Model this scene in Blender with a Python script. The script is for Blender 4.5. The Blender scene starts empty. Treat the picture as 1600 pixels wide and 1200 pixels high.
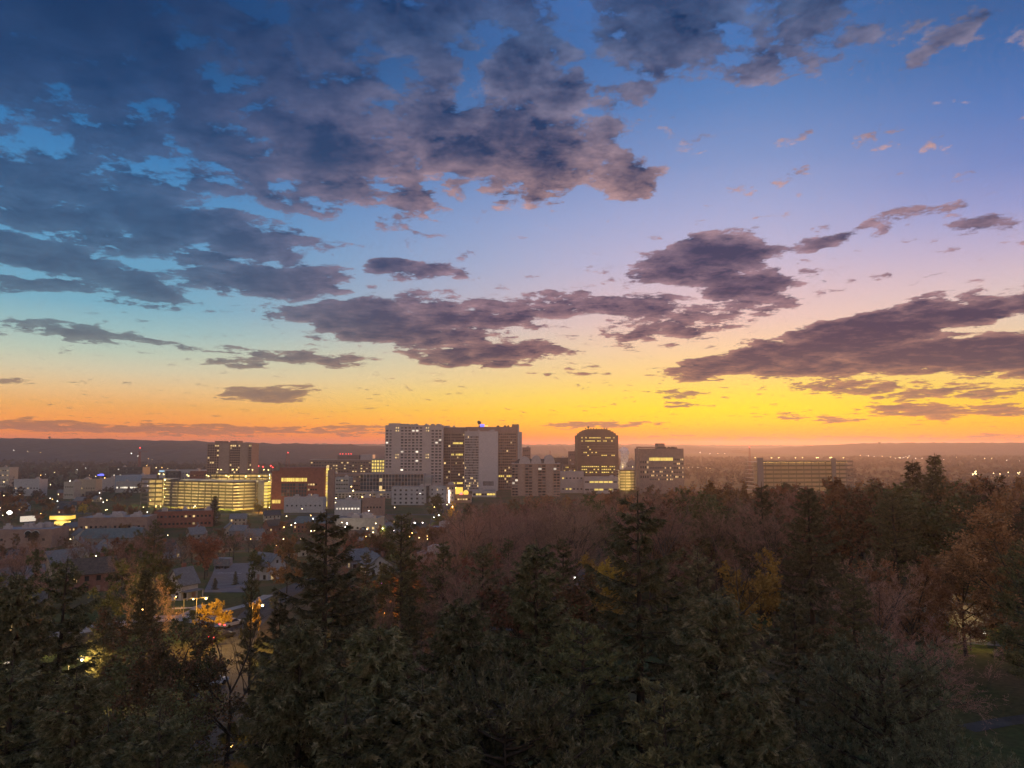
import bpy, math, random
import numpy as np
from mathutils import Vector, Euler

R = math.radians
sc = bpy.context.scene
C = sc.collection

# ------------------------------------------------------------------ camera
F = 1111.0                       # focal length in pixels of the 1600 x 1200 photograph
CZ = 60.0                        # height of the eye above the valley floor
PITCH = math.atan(100 / F)
cam_data = bpy.data.cameras.new('camera')
cam_data.sensor_width = 36.0
cam_data.lens = F / 1600 * 36
cam_data.clip_start = 0.5
cam_data.clip_end = 60000
cam = bpy.data.objects.new('camera', cam_data)
cam.location = (0, 0, CZ)
cam.rotation_euler = (R(90) + PITCH, 0, 0)
C.objects.link(cam)
sc.camera = cam

SUN_AZ, SUN_EL = R(20), R(3.0)   # azimuth clockwise from +Y

def pix_dir(px, py):
    u, v = (px - 800) / F, (600 - py) / F
    return (u, math.cos(PITCH) - v * math.sin(PITCH), math.sin(PITCH) + v * math.cos(PITCH))
def pix_azel(px, py):
    x, y, z = pix_dir(px, py)
    return math.atan2(x, y), math.atan2(z, math.hypot(x, y))
def at(px, py, Y):
    d = pix_dir(px, py); t = Y / d[1]
    return Vector((d[0] * t, Y, CZ + d[2] * t))
def lin(c):
    if isinstance(c, str):
        c = [int(c[i:i + 2], 16) for i in (0, 2, 4)]
    out = []
    for v in c[:3]:
        v = v / 255
        out.append(v / 12.92 if v <= 0.04045 else ((v + 0.055) / 1.055) ** 2.4)
    return (*out, 1.0)

# ------------------------------------------------------------------ sky
world = bpy.data.worlds.new('World')
sc.world = world
world.use_nodes = True
NT = world.node_tree
NT.nodes.clear()
def N(t, **kw):
    n = NT.nodes.new(t)
    for k, v in kw.items():
        setattr(n, k, v)
    return n
def put(sock, v):
    if hasattr(v, 'default_value') or hasattr(v, 'is_output'):
        NT.links.new(v, sock)
    else:
        sock.default_value = v
def M_(op, a, b=None, c=None, clamp=False):
    n = N('ShaderNodeMath', operation=op, use_clamp=clamp)
    put(n.inputs[0], a)
    if b is not None: put(n.inputs[1], b)
    if c is not None: put(n.inputs[2], c)
    return n.outputs[0]
def smooth(v, a, b, lo=0.0, hi=1.0):
    n = N('ShaderNodeMapRange', interpolation_type='SMOOTHSTEP')
    put(n.inputs[0], v); n.inputs[1].default_value = a; n.inputs[2].default_value = b
    n.inputs[3].default_value = lo; n.inputs[4].default_value = hi
    return n.outputs[0]
def mixc(f, a, b):
    n = N('ShaderNodeMix', data_type='RGBA')
    put(n.inputs[0], f); put(n.inputs[6], a); put(n.inputs[7], b)
    return n.outputs[2]
def ramp(fac, stops):
    n = N('ShaderNodeValToRGB')
    e = n.color_ramp.elements
    stops = sorted(stops)
    while len(e) < len(stops): e.new(0.5)
    for k, (p, c) in enumerate(stops):
        e[k].position = p; e[k].color = c
    put(n.inputs[0], fac)
    return n.outputs[0]
EL0, EL1 = -0.02, 0.62
def elpos(px, py):
    return (pix_azel(px, py)[1] - EL0) / (EL1 - EL0)
def col_stops(px, rows):
    return [(elpos(px, r[0]), tuple(v * (r[2] if len(r) > 2 else 1.0) for v in lin(r[1])[:3]) + (1.0,)) for r in rows]

tc = N('ShaderNodeTexCoord')
sep = N('ShaderNodeSeparateXYZ'); NT.links.new(tc.outputs['Generated'], sep.inputs[0])
dx, dy, dz = sep.outputs
az = M_('ARCTAN2', dx, dy)
el = M_('ARCSINE', dz)
elf = M_('DIVIDE', M_('SUBTRACT', el, EL0), EL1 - EL0)

sun_rows = [(698, (255,84,40), 1.5), (688, (255,104,22), 1.5), (676, (255,146,4), 1.4), (660, (255,186,4), 1.3), (640, (255,212,22), 1.15), (615, (255,219,78), 1.03), (585, (254,212,126)),
            (545, (246,207,164)), (500, (234,197,188)), (450, (214,189,200)), (400, (190,182,210)), (330, (164,170,210)), (250, (130,151,200)),
            (150, (92,130,188)), (60, (72,116,178)), (-60, (70,112,178))]
left_rows = [(698, (236,120,100), 1.2), (688, (240,124,82), 1.2), (676, (246,138,70), 1.15), (655, (252,158,76), 1.1), (630, (246,178,102)), (600, (236,196,142)), (570, (216,204,172)),
             (540, (190,202,184)), (500, (154,189,192)), (460, (122,174,196)), (400, (104,160,194)), (300, (82,144,192)), (200, (62,124,180)),
             (100, (40,96,152)), (-60, (24,66,116))]
right_rows = [(698, (252,100,52), 1.45), (686, (253,124,26), 1.4), (672, (252,160,12), 1.3), (650, (252,188,34), 1.15), (620, (250,204,78)), (580, (245,206,120)), (540, (236,206,160)),
              (480, (224,200,188)), (430, (210,188,198)), (380, (186,174,204)), (320, (148,154,204)), (250, (114,135,194)), (150, (82,119,183)),
              (60, (62,103,164)), (-60, (50,86,140))]
back_fill_rows = [(692, (224,188,176)), (640, (250,216,198)), (560, (250,220,206)), (450, (238,216,210)), (300, (210,202,208)), (100, (176,182,204)), (-60, (148,164,196))]  # out-of-view sky behind, brightened and warmed as fill on camera-facing sides
sky = mixc(smooth(az, R(-30), R(18)), ramp(elf, col_stops(30, left_rows)), ramp(elf, col_stops(1150, sun_rows)))
sky = mixc(smooth(az, R(17), R(40)), sky, ramp(elf, col_stops(1590, right_rows)))
away = M_('ARCCOSINE', M_('ADD', M_('MULTIPLY', dx, math.sin(R(12))), M_('MULTIPLY', dy, math.cos(R(12)))))
sky = mixc(smooth(away, R(58), R(125)), sky, ramp(elf, col_stops(800, back_fill_rows)))
nish = N('ShaderNodeTexSky', sky_type='NISHITA', sun_disc=False, sun_elevation=SUN_EL, sun_rotation=SUN_AZ, altitude=300, dust_density=2.0)
nadd = N('ShaderNodeMix', data_type='RGBA', blend_type='ADD'); nadd.inputs[0].default_value = 0.0015
NT.links.new(sky, nadd.inputs[6]); NT.links.new(nish.outputs[0], nadd.inputs[7])
sky = nadd.outputs[2]

# cloud deck: one noise field on a flat layer overhead, gathered into banks
zc = M_('ADD', M_('MAXIMUM', dz, 0.0), 0.12)
cmb = N('ShaderNodeCombineXYZ')
NT.links.new(M_('DIVIDE', dx, zc), cmb.inputs[0]); NT.links.new(M_('DIVIDE', dy, zc), cmb.inputs[1])
plane = cmb.outputs[0]
ae = N('ShaderNodeCombineXYZ'); NT.links.new(az, ae.inputs[0]); NT.links.new(el, ae.inputs[1])
def noise(vec, scale, detail, rough, dist=0.0, off=(0, 0, 0)):
    a = N('ShaderNodeVectorMath', operation='ADD'); put(a.inputs[0], vec); a.inputs[1].default_value = off
    n = N('ShaderNodeTexNoise', noise_dimensions='3D')
    NT.links.new(a.outputs[0], n.inputs['Vector'])
    n.inputs['Scale'].default_value = scale; n.inputs['Detail'].default_value = detail
    n.inputs['Roughness'].default_value = rough; n.inputs['Distortion'].default_value = dist
    return n
# warp the bank outlines so that no bank is an ellipse
wn = noise(plane, 3.2, 2, 0.6)
wv = N('ShaderNodeVectorMath', operation='MULTIPLY_ADD')
NT.links.new(wn.outputs['Color'], wv.inputs[0]); wv.inputs[1].default_value = (0.17, 0.07, 0); wv.inputs[2].default_value = (-0.085, -0.035, 0)
wa = N('ShaderNodeVectorMath', operation='ADD'); NT.links.new(ae.outputs[0], wa.inputs[0])
wsc = N('ShaderNodeVectorMath', operation='SCALE'); NT.links.new(wv.outputs[0], wsc.inputs[0])
NT.links.new(smooth(el, 0.0, 0.4, 0.25, 1.0), wsc.inputs['Scale'])
NT.links.new(wsc.outputs[0], wa.inputs[1])
aew = wa.outputs[0]
# (x, y, half width, half height, turn, weight) of each bank
BANKS = [
    (60,40,420,150,0,1.0),(330,60,380,110,-8,.85),(600,10,330,80,0,.75),(120,185,300,62,12,.75),(560,120,150,70,0,.5),
    (60,285,220,75,0,.95),(330,200,180,70,20,.75),
    (400,250,170,62,20,.85),(520,232,165,78,0,1.3),(630,300,80,48,25,.9),(800,222,200,60,5,1.3),(880,268,145,46,0,1.1),(700,240,90,80,0,.6),
    (985,285,50,24,-25,.8),(300,360,190,42,4,1.3),(120,338,165,46,0,1.1),(60,400,110,27,5,1.3),(205,440,100,34,6,1.2),(420,438,135,26,0,1.4),
    (640,424,76,17,-4,1.2),(60,447,90,11,0,.9),(690,115,66,85,10,.75),(830,130,90,66,15,1.1),(480,150,120,60,0,.75),
    (1040,25,125,80,5,1.15),(1250,25,145,68,-12,.75),(1210,98,80,24,-14,.6),(1310,70,120,40,-10,.42),(1460,60,60,32,-25,.6),(970,145,55,38,-20,.65),
    (600,505,170,30,4,1.5),(740,495,185,26,-3,1.2),(760,552,125,21,-2,1.4),(660,470,90,15,0,.75),(960,480,155,21,4,1.1),(1060,510,115,27,-6,.95),(1180,475,90,15,0,.75),
    (1100,403,120,34,-4,1.6),(1150,442,85,24,8,1.4),(1020,400,40,19,-20,1.0),(1160,355,45,16,-15,.6),(1340,362,120,13,-6,.85),(1250,385,90,11,-8,.6),(1525,360,60,12,-6,.85),(1250,415,50,15,20,.55),
    (1180,560,140,19,-9,1.6),(1320,528,190,27,-10,2.0),(1500,492,170,19,-6,1.8),(1500,552,190,25,3,2.0),(1290,574,170,16,2,1.4),(1330,605,100,12,0,.85),(1600,560,120,27,0,1.8),(1590,470,50,13,-10,.75),
    (1450,612,80,11,-6,.95),(1440,642,90,11,2,1.1),(1310,655,40,6,3,.9),(1560,640,70,11,4,1.0),(1570,612,60,8,-6,.9),(1230,652,40,5,0,.6),
    (130,521,110,13,3,1.1),(240,535,70,8,4,.85),(370,550,60,10,3,.65),(480,560,95,12,3,1.0),(370,568,40,7,-4,.85),(420,615,70,11,-2,1.6),(20,595,24,4,0,.7),
    (120,668,330,8,1.2,1.1),(420,672,240,6,1.5,.9),(560,668,110,4.5,-1,.8),(1060,615,50,6,-2,.75),(1065,634,36,5,0,.7),(940,663,100,4.5,-1,1.0),(1250,688,420,5,.6,.55),(1560,682,90,4,0,.7),(900,582,60,6,0,.55),
]
sp2 = N('ShaderNodeSeparateXYZ'); NT.links.new(aew, sp2.inputs[0])
hom = N('ShaderNodeCombineXYZ'); NT.links.new(sp2.outputs[0], hom.inputs[0]); NT.links.new(sp2.outputs[1], hom.inputs[1]); hom.inputs[2].default_value = 1.0
REST = 0.30
def bank_extent(bk):
    bx, by, rx, ry, rot, wt = bk
    a0, e0 = pix_azel(bx, by); k = 1 / math.hypot(F, bx - 800)
    ax, ay = rx * k * 1.25, ry * k * 1.3; c_, s_ = abs(math.cos(R(rot))), abs(math.sin(R(rot)))
    return a0, e0, ax * c_ + ay * s_ + .095, ax * s_ + ay * c_ + .045
def bank_cover(banks):
    """a node group that sums the banks touching one tile of the sky"""
    global NT
    gtree = bpy.data.node_groups.new('cloud_banks', 'ShaderNodeTree')
    gtree.interface.new_socket('Direction', in_out='INPUT', socket_type='NodeSocketVector')
    gtree.interface.new_socket('Cover', in_out='OUTPUT', socket_type='NodeSocketFloat')
    keep, NT = NT, gtree
    gi = N('NodeGroupInput'); go = N('NodeGroupOutput')
    def dot3(v):
        n = N('ShaderNodeVectorMath', operation='DOT_PRODUCT'); NT.links.new(gi.outputs[0], n.inputs[0]); n.inputs[1].default_value = v
        return n.outputs['Value']
    acc = 0.0
    for (bx, by, rx, ry, rot, wt) in banks:
        a0, e0 = pix_azel(bx, by)
        k = 1 / math.hypot(F, bx - 800)
        ca, sa = math.cos(R(-rot)), math.sin(R(-rot))
        sx, sy = 1 / (rx * k * 1.25), 1 / (ry * k * 1.3)
        u = dot3((ca * sx, sa * sx, -(ca * a0 + sa * e0) * sx))
        v = dot3((-sa * sy, ca * sy, -(-sa * a0 + ca * e0) * sy))
        r2 = M_('MULTIPLY_ADD', u, u, M_('MULTIPLY', v, v))
        acc = M_('SMOOTH_MAX', acc, M_('MULTIPLY_ADD', r2, -wt, wt), 0.12)
    NT.links.new(acc, go.inputs[0])
    NT = keep
    gn = N('ShaderNodeGroup'); gn.node_tree = gtree
    NT.links.new(hom.outputs[0], gn.inputs[0])
    return gn.outputs[0]
n1 = noise(plane, 7.4, 9, 0.66, 0.10)
n1b = noise(plane, 7.4, 4, 0.64, 0.10, off=(-0.015, 0.055, 0.0))
nv = n1.outputs['Fac']
under = M_('SUBTRACT', nv, n1b.outputs['Fac'])       # lit from below and from the west: the near, lower side of each puff
core = ramp(elf, [(elpos(800, y), lin(c)) for y, c in [(690, (196,112,92)), (660, (150,106,90)), (630, (118,96,96)), (590, (82,70,86)), (540, (60,56,84)), (470, (56,58,90)),
                                                       (400, (52,60,94)), (300, (44,58,92)), (180, (38,60,100)), (60, (28,56,98)), (-60, (24,48,88))]])
edge = ramp(elf, [(elpos(800, y), lin(c)) for y, c in [(690, (236,132,100)), (660, (236,150,90)), (620, (226,158,104)), (560, (204,150,132)), (480, (194,152,158)), (400, (184,150,164)),
                                                       (300, (216,172,168)), (180, (156,146,168)), (60, (104,122,162)), (-60, (70,94,146))]])
core = mixc(smooth(az, R(4), R(-30), 0.0, 0.62), core, mixc(0.3, ramp(elf, [(elpos(100, y), lin(c)) for y, c in [(660, (130,100,96)), (560, (84,84,104)), (440, (52,70,104)), (250, (28,58,98)), (0, (18,46,84))]]), sky))
warm = smooth(az, R(-30), R(6), 0.06, 1.0)
edge = mixc(warm, mixc(0.6, sky, core), edge)
nz = M_('MULTIPLY', M_('SUBTRACT', nv, 0.5), 3.7)
ulit = M_('MULTIPLY', under, 2.3)
def clouded(cover):
    raw = M_('ADD', cover, nz)
    dens = smooth(raw, 0.30, 0.66)
    thick = smooth(raw, 0.35, 1.75)
    lightness = M_('ADD', M_('MULTIPLY', M_('SUBTRACT', 1.0, thick), 0.45), M_('MULTIPLY', ulit, M_('MULTIPLY_ADD', thick, -0.72, 1.0)), clamp=True)
    b_ = N('ShaderNodeBackground'); b_.inputs[1].default_value = 1.0
    NT.links.new(mixc(M_('MULTIPLY', dens, 0.99), sky, mixc(lightness, core, edge)), b_.inputs[0])
    return b_.outputs[0]
# round the sides and behind, where no bank is placed, the same broken deck goes on
shader = clouded(M_('MULTIPLY', M_('MAXIMUM', smooth(away, R(52), R(75)), smooth(el, 0.62, 0.8)), REST))
def inside(v, lo, hi):
    return M_('MULTIPLY', M_('GREATER_THAN', v, lo), M_('LESS_THAN', v, hi))
AZS = [R(v) for v in (-56, -22, -8, 6, 22, 56)]; ELS = [R(v) for v in (-1, 6, 13, 21, 46)]
for i in range(len(AZS) - 1):
    for j in range(len(ELS) - 1):
        a0, a1, e0, e1 = AZS[i], AZS[i + 1], ELS[j], ELS[j + 1]
        bs = [bk for bk in BANKS if (lambda x: x[0] + x[2] > a0 and x[0] - x[2] < a1 and x[1] + x[3] > e0 and x[1] - x[3] < e1)(bank_extent(bk))]
        if not bs: continue
        mxs = N('ShaderNodeMixShader')
        NT.links.new(M_('MULTIPLY', inside(az, a0, a1), inside(el, e0, e1)), mxs.inputs[0])
        NT.links.new(shader, mxs.inputs[1])
        NT.links.new(clouded(M_('ADD', bank_cover(bs), M_('MULTIPLY', M_('MAXIMUM', smooth(away, R(52), R(75)), smooth(el, 0.62, 0.8)), REST))), mxs.inputs[2])
        shader = mxs.outputs[0]
wo = N('ShaderNodeOutputWorld'); NT.links.new(shader, wo.inputs[0])
world.cycles.sampling_method = 'NONE'

# ------------------------------------------------------------------ the last sun, almost down
sd = bpy.data.lights.new('sun', 'SUN')
sd.energy = 2.2
sd.angle = R(12)
sd.color = (1.0, 0.43, 0.17)
sun = bpy.data.objects.new('sun', sd)
sdir = Vector((math.sin(SUN_AZ) * math.cos(SUN_EL), math.cos(SUN_AZ) * math.cos(SUN_EL), math.sin(SUN_EL)))
sun.rotation_euler = sdir.to_track_quat('Z', 'Y').to_euler()
C.objects.link(sun)

sc.view_settings.view_transform = 'Standard'
sc.view_settings.look = 'None'
sc.view_settings.exposure = 0.0
sc.view_settings.gamma = 1.0
sc.view_settings.use_curve_mapping = False
cy = sc.cycles
cy.use_denoising = True
cy.max_bounces = 4; cy.diffuse_bounces = 2; cy.glossy_bounces = 2; cy.transmission_bounces = 2; cy.volume_bounces = 1; cy.transparent_max_bounces = 6
cy.sample_clamp_indirect = 2.0
cy.sample_clamp_direct = 0.0
cy.caustics_reflective = False; cy.caustics_refractive = False
cy.use_adaptive_sampling = True
cy.adaptive_threshold = 0.025
cy.adaptive_min_samples = 8

# ------------------------------------------------------------------ helpers
rnd = random.Random(11)
def sstep(t):
    t = np.clip(t, 0, 1); return t * t * (3 - 2 * t)
def vnoise(x, y, seed=0):
    """smooth value noise on a unit lattice, -1..1"""
    x = np.asarray(x, float); y = np.asarray(y, float)
    xi, yi = np.floor(x).astype(np.int64), np.floor(y).astype(np.int64)
    fx, fy = x - xi, y - yi
    def h(a, b):
        n = (a * 374761393 + b * 668265263 + seed * 974711) & 0x7fffffff
        n = ((n ^ (n >> 13)) * 1274126177) & 0x7fffffff
        return ((n ^ (n >> 16)) & 0xffff) / 32767.5 - 1
    ux, uy = fx * fx * (3 - 2 * fx), fy * fy * (3 - 2 * fy)
    return (h(xi, yi) * (1 - ux) + h(xi + 1, yi) * ux) * (1 - uy) + (h(xi, yi + 1) * (1 - ux) + h(xi + 1, yi + 1) * ux) * uy
def terrain(x, y):
    x = np.asarray(x, float); y = np.asarray(y, float)
    t = y - 0.35 * np.clip(x, -260, 260)
    z = 29.0 * (1 - sstep((t - 60) / 500))
    near = 1 - sstep((t - 350) / 300)
    z = z + near * (1.1 * vnoise(x / 60, y / 60, 3) + 0.35 * vnoise(x / 17, y / 17, 4))
    # the valley floor lifts towards the far bluffs
    r = np.hypot(x, y)
    z = z + 22 * sstep((r - 1900) / 3000)
    return z
_tz = {}
def tz(x, y):
    t = y - 0.35 * min(max(x, -260), 260)
    if t > 650 and math.hypot(x, y) < 1900: return 0.0
    return float(terrain(x, y))
def ground_at(px, py):
    d = pix_dir(px, py)
    t0 = 20.0
    for _ in range(4000):
        p = (d[0] * t0, d[1] * t0, CZ + d[2] * t0)
        if p[2] <= tz(p[0], p[1]): break
        t0 += max(0.3, t0 * 0.003, (p[2] - 31) * .8)
    return Vector((p[0], p[1], tz(p[0], p[1])))

def tag(o, label=None, cat=None, group=None, kind=None):
    for k, v in (('label', label), ('category', cat), ('group', group), ('kind', kind)):
        if v: o[k] = v
    return o
def empty(name, loc, rz=0, label=None, cat=None, group=None):
    o = bpy.data.objects.new(name, None)
    o.location = loc; o.rotation_euler = (0, 0, rz); o.empty_display_size = 0.5
    C.objects.link(o)
    return tag(o, label, cat, group)
def link(name, me, parent=None, loc=(0, 0, 0), rot=(0, 0, 0), scale=(1, 1, 1)):
    o = bpy.data.objects.new(name, me)
    o.parent = parent; o.location = loc; o.rotation_euler = rot; o.scale = scale
    C.objects.link(o)
    return o
def np_mesh(name, verts, faces, mat, smooth_shade=False):
    """faces: (n,3) or (n,4) int array"""
    verts = np.ascontiguousarray(verts, np.float32); faces = np.ascontiguousarray(faces, np.int32)
    me = bpy.data.meshes.new(name)
    k = faces.shape[1]
    me.vertices.add(len(verts)); me.vertices.foreach_set('co', verts.ravel())
    me.loops.add(faces.size); me.loops.foreach_set('vertex_index', faces.ravel())
    me.polygons.add(len(faces))
    me.polygons.foreach_set('loop_start', np.arange(0, faces.size, k, dtype=np.int32))
    me.polygons.foreach_set('loop_total', np.full(len(faces), k, np.int32))
    if smooth_shade: me.polygons.foreach_set('use_smooth', np.ones(len(faces), bool))
    me.update(calc_edges=True)
    if mat: me.materials.append(mat)
    return me
class MB:
    def __init__(s): s.v = []; s.f = []
    def poly(s, pts, faces):
        b = len(s.v); s.v += [tuple(p) for p in pts]; s.f += [tuple(b + i for i in f) for f in faces]; return s
    def box(s, x0, x1, y0, y1, z0, z1):
        x0, x1 = min(x0, x1), max(x0, x1); y0, y1 = min(y0, y1), max(y0, y1); z0, z1 = min(z0, z1), max(z0, z1)
        return s.poly([(x0,y0,z0),(x1,y0,z0),(x1,y1,z0),(x0,y1,z0),(x0,y0,z1),(x1,y0,z1),(x1,y1,z1),(x0,y1,z1)],
                      [(3,2,1,0),(4,5,6,7),(0,1,5,4),(1,2,6,5),(2,3,7,6),(3,0,4,7)])
    def prism(s, pts, z0, z1):
        """pts: ccw outline in x, y"""
        n = len(pts)
        return s.poly([(x, y, z0) for x, y in pts] + [(x, y, z1) for x, y in pts],
                      [tuple(range(n - 1, -1, -1)), tuple(range(n, 2 * n))] + [(i, (i + 1) % n, n + (i + 1) % n, n + i) for i in range(n)])
    def slab_xz(s, pts, y0, y1):
        """outline in x, z carried from y0 to y1"""
        n = len(pts)
        return s.poly([(x, y0, z) for x, z in pts] + [(x, y1, z) for x, z in pts],
                      [tuple(range(n)), tuple(range(2 * n - 1, n - 1, -1))] + [(i, n + i, n + (i + 1) % n, (i + 1) % n) for i in range(n)])
    def tube(s, p0, p1, r0, r1, n=8):
        p0, p1 = Vector(p0), Vector(p1); d = (p1 - p0).normalized()
        a = d.orthogonal().normalized(); b = d.cross(a)
        ring = lambda p, r: [p + (a * math.cos(2 * math.pi * i / n) + b * math.sin(2 * math.pi * i / n)) * r for i in range(n)]
        return s.poly(ring(p0, r0) + ring(p1, r1), [(i, (i + 1) % n, n + (i + 1) % n, n + i) for i in range(n)] + [tuple(range(n - 1, -1, -1)), tuple(range(n, 2 * n))])
    def ball(s, c, r, nu=10, nv=6, sz=1.0):
        pts = [(c[0], c[1], c[2] - r * sz)]; fs = []
        for j in range(1, nv):
            a = -math.pi / 2 + math.pi * j / nv
            pts += [(c[0] + r * math.cos(a) * math.cos(2 * math.pi * i / nu), c[1] + r * math.cos(a) * math.sin(2 * math.pi * i / nu), c[2] + r * sz * math.sin(a)) for i in range(nu)]
        pts.append((c[0], c[1], c[2] + r * sz)); top = len(pts) - 1
        for i in range(nu):
            fs.append((0, 1 + (i + 1) % nu, 1 + i)); fs.append((top, top - nu + i, top - nu + (i + 1) % nu))
            for j in range(nv - 2):
                b = 1 + j * nu; fs.append((b + i, b + (i + 1) % nu, b + nu + (i + 1) % nu, b + nu + i))
        return s.poly(pts, fs)
    def mesh(s, name, mat=None):
        me = bpy.data.meshes.new(name); me.from_pydata(s.v, [], s.f); me.update()
        if mat: me.materials.append(mat)
        return me
    def build(s, name, mat, parent=None, loc=(0, 0, 0), rz=0):
        return link(name, s.mesh(name, mat), parent, loc, (0, 0, rz))

# ------------------------------------------------------------------ materials
def base_mat(name, rough=0.8, spec=0.25, metal=0.0):
    m = bpy.data.materials.new(name); m.use_nodes = True
    b = m.node_tree.nodes['Principled BSDF']
    b.inputs['Roughness'].default_value = rough; b.inputs['Specular IOR Level'].default_value = spec; b.inputs['Metallic'].default_value = metal
    return m, m.node_tree, b
def blotch(name, c1, c2, scale=1.0, rough=0.85, spec=0.2, detail=4, obj_var=0.0, bump=0.0, c3=None, stretch=(1, 1, 1), metal=0.0):
    """a colour that wanders between c1 and c2 with a noise laid in object space (metres)"""
    m, t, b = base_mat(name, rough, spec, metal)
    tcn = t.nodes.new('ShaderNodeTexCoord'); mp = t.nodes.new('ShaderNodeMapping'); mp.inputs['Scale'].default_value = stretch
    t.links.new(tcn.outputs['Object'], mp.inputs[0])
    n = t.nodes.new('ShaderNodeTexNoise'); n.inputs['Scale'].default_value = scale; n.inputs['Detail'].default_value = detail; n.inputs['Roughness'].default_value = 0.65
    t.links.new(mp.outputs[0], n.inputs['Vector'])
    r = t.nodes.new('ShaderNodeValToRGB'); e = r.color_ramp.elements
    e[0].position = 0.32; e[1].position = 0.68; e[0].color = (*c1, 1); e[1].color = (*c2, 1)
    if c3: x = e.new(0.5); x.color = (*c3, 1)
    t.links.new(n.outputs['Fac'], r.inputs[0])
    out = r.outputs[0]
    if obj_var:
        oi = t.nodes.new('ShaderNodeObjectInfo'); h = t.nodes.new('ShaderNodeHueSaturation')
        mr = t.nodes.new('ShaderNodeMapRange'); mr.inputs[3].default_value = 1 - obj_var; mr.inputs[4].default_value = 1 + obj_var
        t.links.new(oi.outputs['Random'], mr.inputs[0]); t.links.new(mr.outputs[0], h.inputs['Value'])
        mr2 = t.nodes.new('ShaderNodeMapRange'); mr2.inputs[3].default_value = 0.5 - obj_var * 0.06; mr2.inputs[4].default_value = 0.5 + obj_var * 0.06
        ml = t.nodes.new('ShaderNodeMath'); ml.operation = 'FRACT'; mm = t.nodes.new('ShaderNodeMath'); mm.operation = 'MULTIPLY'; mm.inputs[1].default_value = 7.31
        t.links.new(oi.outputs['Random'], mm.inputs[0]); t.links.new(mm.outputs[0], ml.inputs[0]); t.links.new(ml.outputs[0], mr2.inputs[0]); t.links.new(mr2.outputs[0], h.inputs['Hue'])
        t.links.new(out, h.inputs['Color']); out = h.outputs[0]
    t.links.new(out, b.inputs['Base Color'])
    if bump:
        bn = t.nodes.new('ShaderNodeBump'); bn.inputs['Strength'].default_value = bump; bn.inputs['Distance'].default_value = 0.05
        t.links.new(n.outputs['Fac'], bn.inputs['Height']); t.links.new(bn.outputs[0], b.inputs['Normal'])
    return m
def glow(name, color, strength, sampled=False, vary=0.0):
    m, t, b = base_mat(name, 0.4, 0.3)
    b.inputs['Base Color'].default_value = (0.3, 0.28, 0.25, 1)
    b.inputs['Emission Color'].default_value = (*color, 1); b.inputs['Emission Strength'].default_value = strength
    if vary:
        oi = t.nodes.new('ShaderNodeObjectInfo'); mr = t.nodes.new('ShaderNodeMapRange')
        mr.inputs[3].default_value = strength * (1 - vary); mr.inputs[4].default_value = strength * (1 + vary)
        t.links.new(oi.outputs['Random'], mr.inputs[0]); t.links.new(mr.outputs[0], b.inputs['Emission Strength'])
    if not sampled: m.cycles.emission_sampling = 'NONE'
    return m
M = {}
M['stone'] = blotch('pale_stone', (.42,.335,.295), (.51,.41,.36), .09, .8)
M['stone_panel'] = blotch('grey_stone_panel', (.42,.36,.34), (.60,.52,.49), .9, .75, detail=6)
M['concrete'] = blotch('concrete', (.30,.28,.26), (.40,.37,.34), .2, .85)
M['ramp_concrete'] = blotch('dark_concrete', (.13,.11,.095), (.19,.165,.14), .2, .85)  # darker concrete tone for ramp parapets and columns
M['dark_metal'] = blotch('dark_cladding', (.05,.045,.045), (.09,.08,.075), .3, .5, .4)
M['grey_metal'] = blotch('grey_cladding', (.36,.30,.275), (.45,.38,.35), .4, .55, .4)
M['brown_brick'] = blotch('brown_brick', (.26,.165,.13), (.35,.225,.175), .35, .85)
M['red_brick'] = blotch('red_brick', (.22,.085,.06), (.32,.125,.085), .4, .85)
M['tower_dark'] = blotch('dark_brown_cladding', (.115,.07,.052), (.165,.10,.078), .15, .6, .3)
M['tan_brick'] = blotch('tan_brick', (.30,.205,.16), (.39,.27,.21), .4, .85)
M['tower_skin'] = blotch('brown_tower_cladding', (.19,.125,.10), (.26,.17,.135), .15, .6, .3)
M['white_wall'] = blotch('white_render', (.36,.34,.325), (.47,.45,.43), .5, .8)
M['cream_wall'] = blotch('cream_siding', (.36,.31,.25), (.46,.40,.32), .7, .8)
M['grey_wall'] = blotch('grey_siding', (.17,.165,.165), (.25,.24,.24), .7, .8)
M['blue_wall'] = blotch('blue_grey_siding', (.20,.25,.31), (.28,.33,.40), .7, .8)
M['tan_wall'] = blotch('tan_siding', (.36,.28,.20), (.45,.36,.26), .7, .8)
M['brick_wall'] = blotch('house_brick', (.20,.09,.065), (.30,.14,.10), 1.2, .85)
M['dark_shingle'] = blotch('charcoal_shingle', (.045,.045,.05), (.10,.10,.105), 1.5, .9)
M['brown_shingle'] = blotch('brown_shingle', (.09,.065,.05), (.15,.11,.085), 1.5, .9)
M['grey_shingle'] = blotch('grey_shingle', (.13,.125,.125), (.21,.205,.205), 1.5, .9)
M['green_roof'] = blotch('green_grey_roof', (.09,.115,.11), (.14,.165,.16), .5, .7)
M['gravel_roof'] = blotch('gravel_roof', (.13,.125,.12), (.26,.25,.25), .35, .9, detail=6)
M['white_roof'] = blotch('white_membrane_roof', (.17,.165,.17), (.36,.35,.35), .3, .7, detail=6)
M['asphalt'] = blotch('asphalt', (.045,.045,.047), (.085,.083,.082), .6, .85, detail=6)
M['lot'] = blotch('worn_parking_asphalt', (.11,.105,.11), (.17,.165,.17), .25, .85, detail=6)
M['pavement'] = blotch('pavement', (.26,.25,.235), (.36,.345,.32), .8, .85)
M['paint'] = blotch('road_paint', (.55,.55,.52), (.75,.75,.72), 2, .7)
M['black'] = blotch('black_rubber', (.015,.015,.015), (.03,.03,.03), 3, .7)
M['steel'] = blotch('galvanised_steel', (.25,.25,.26), (.36,.36,.37), 2, .45, .5, metal=.4)
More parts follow.
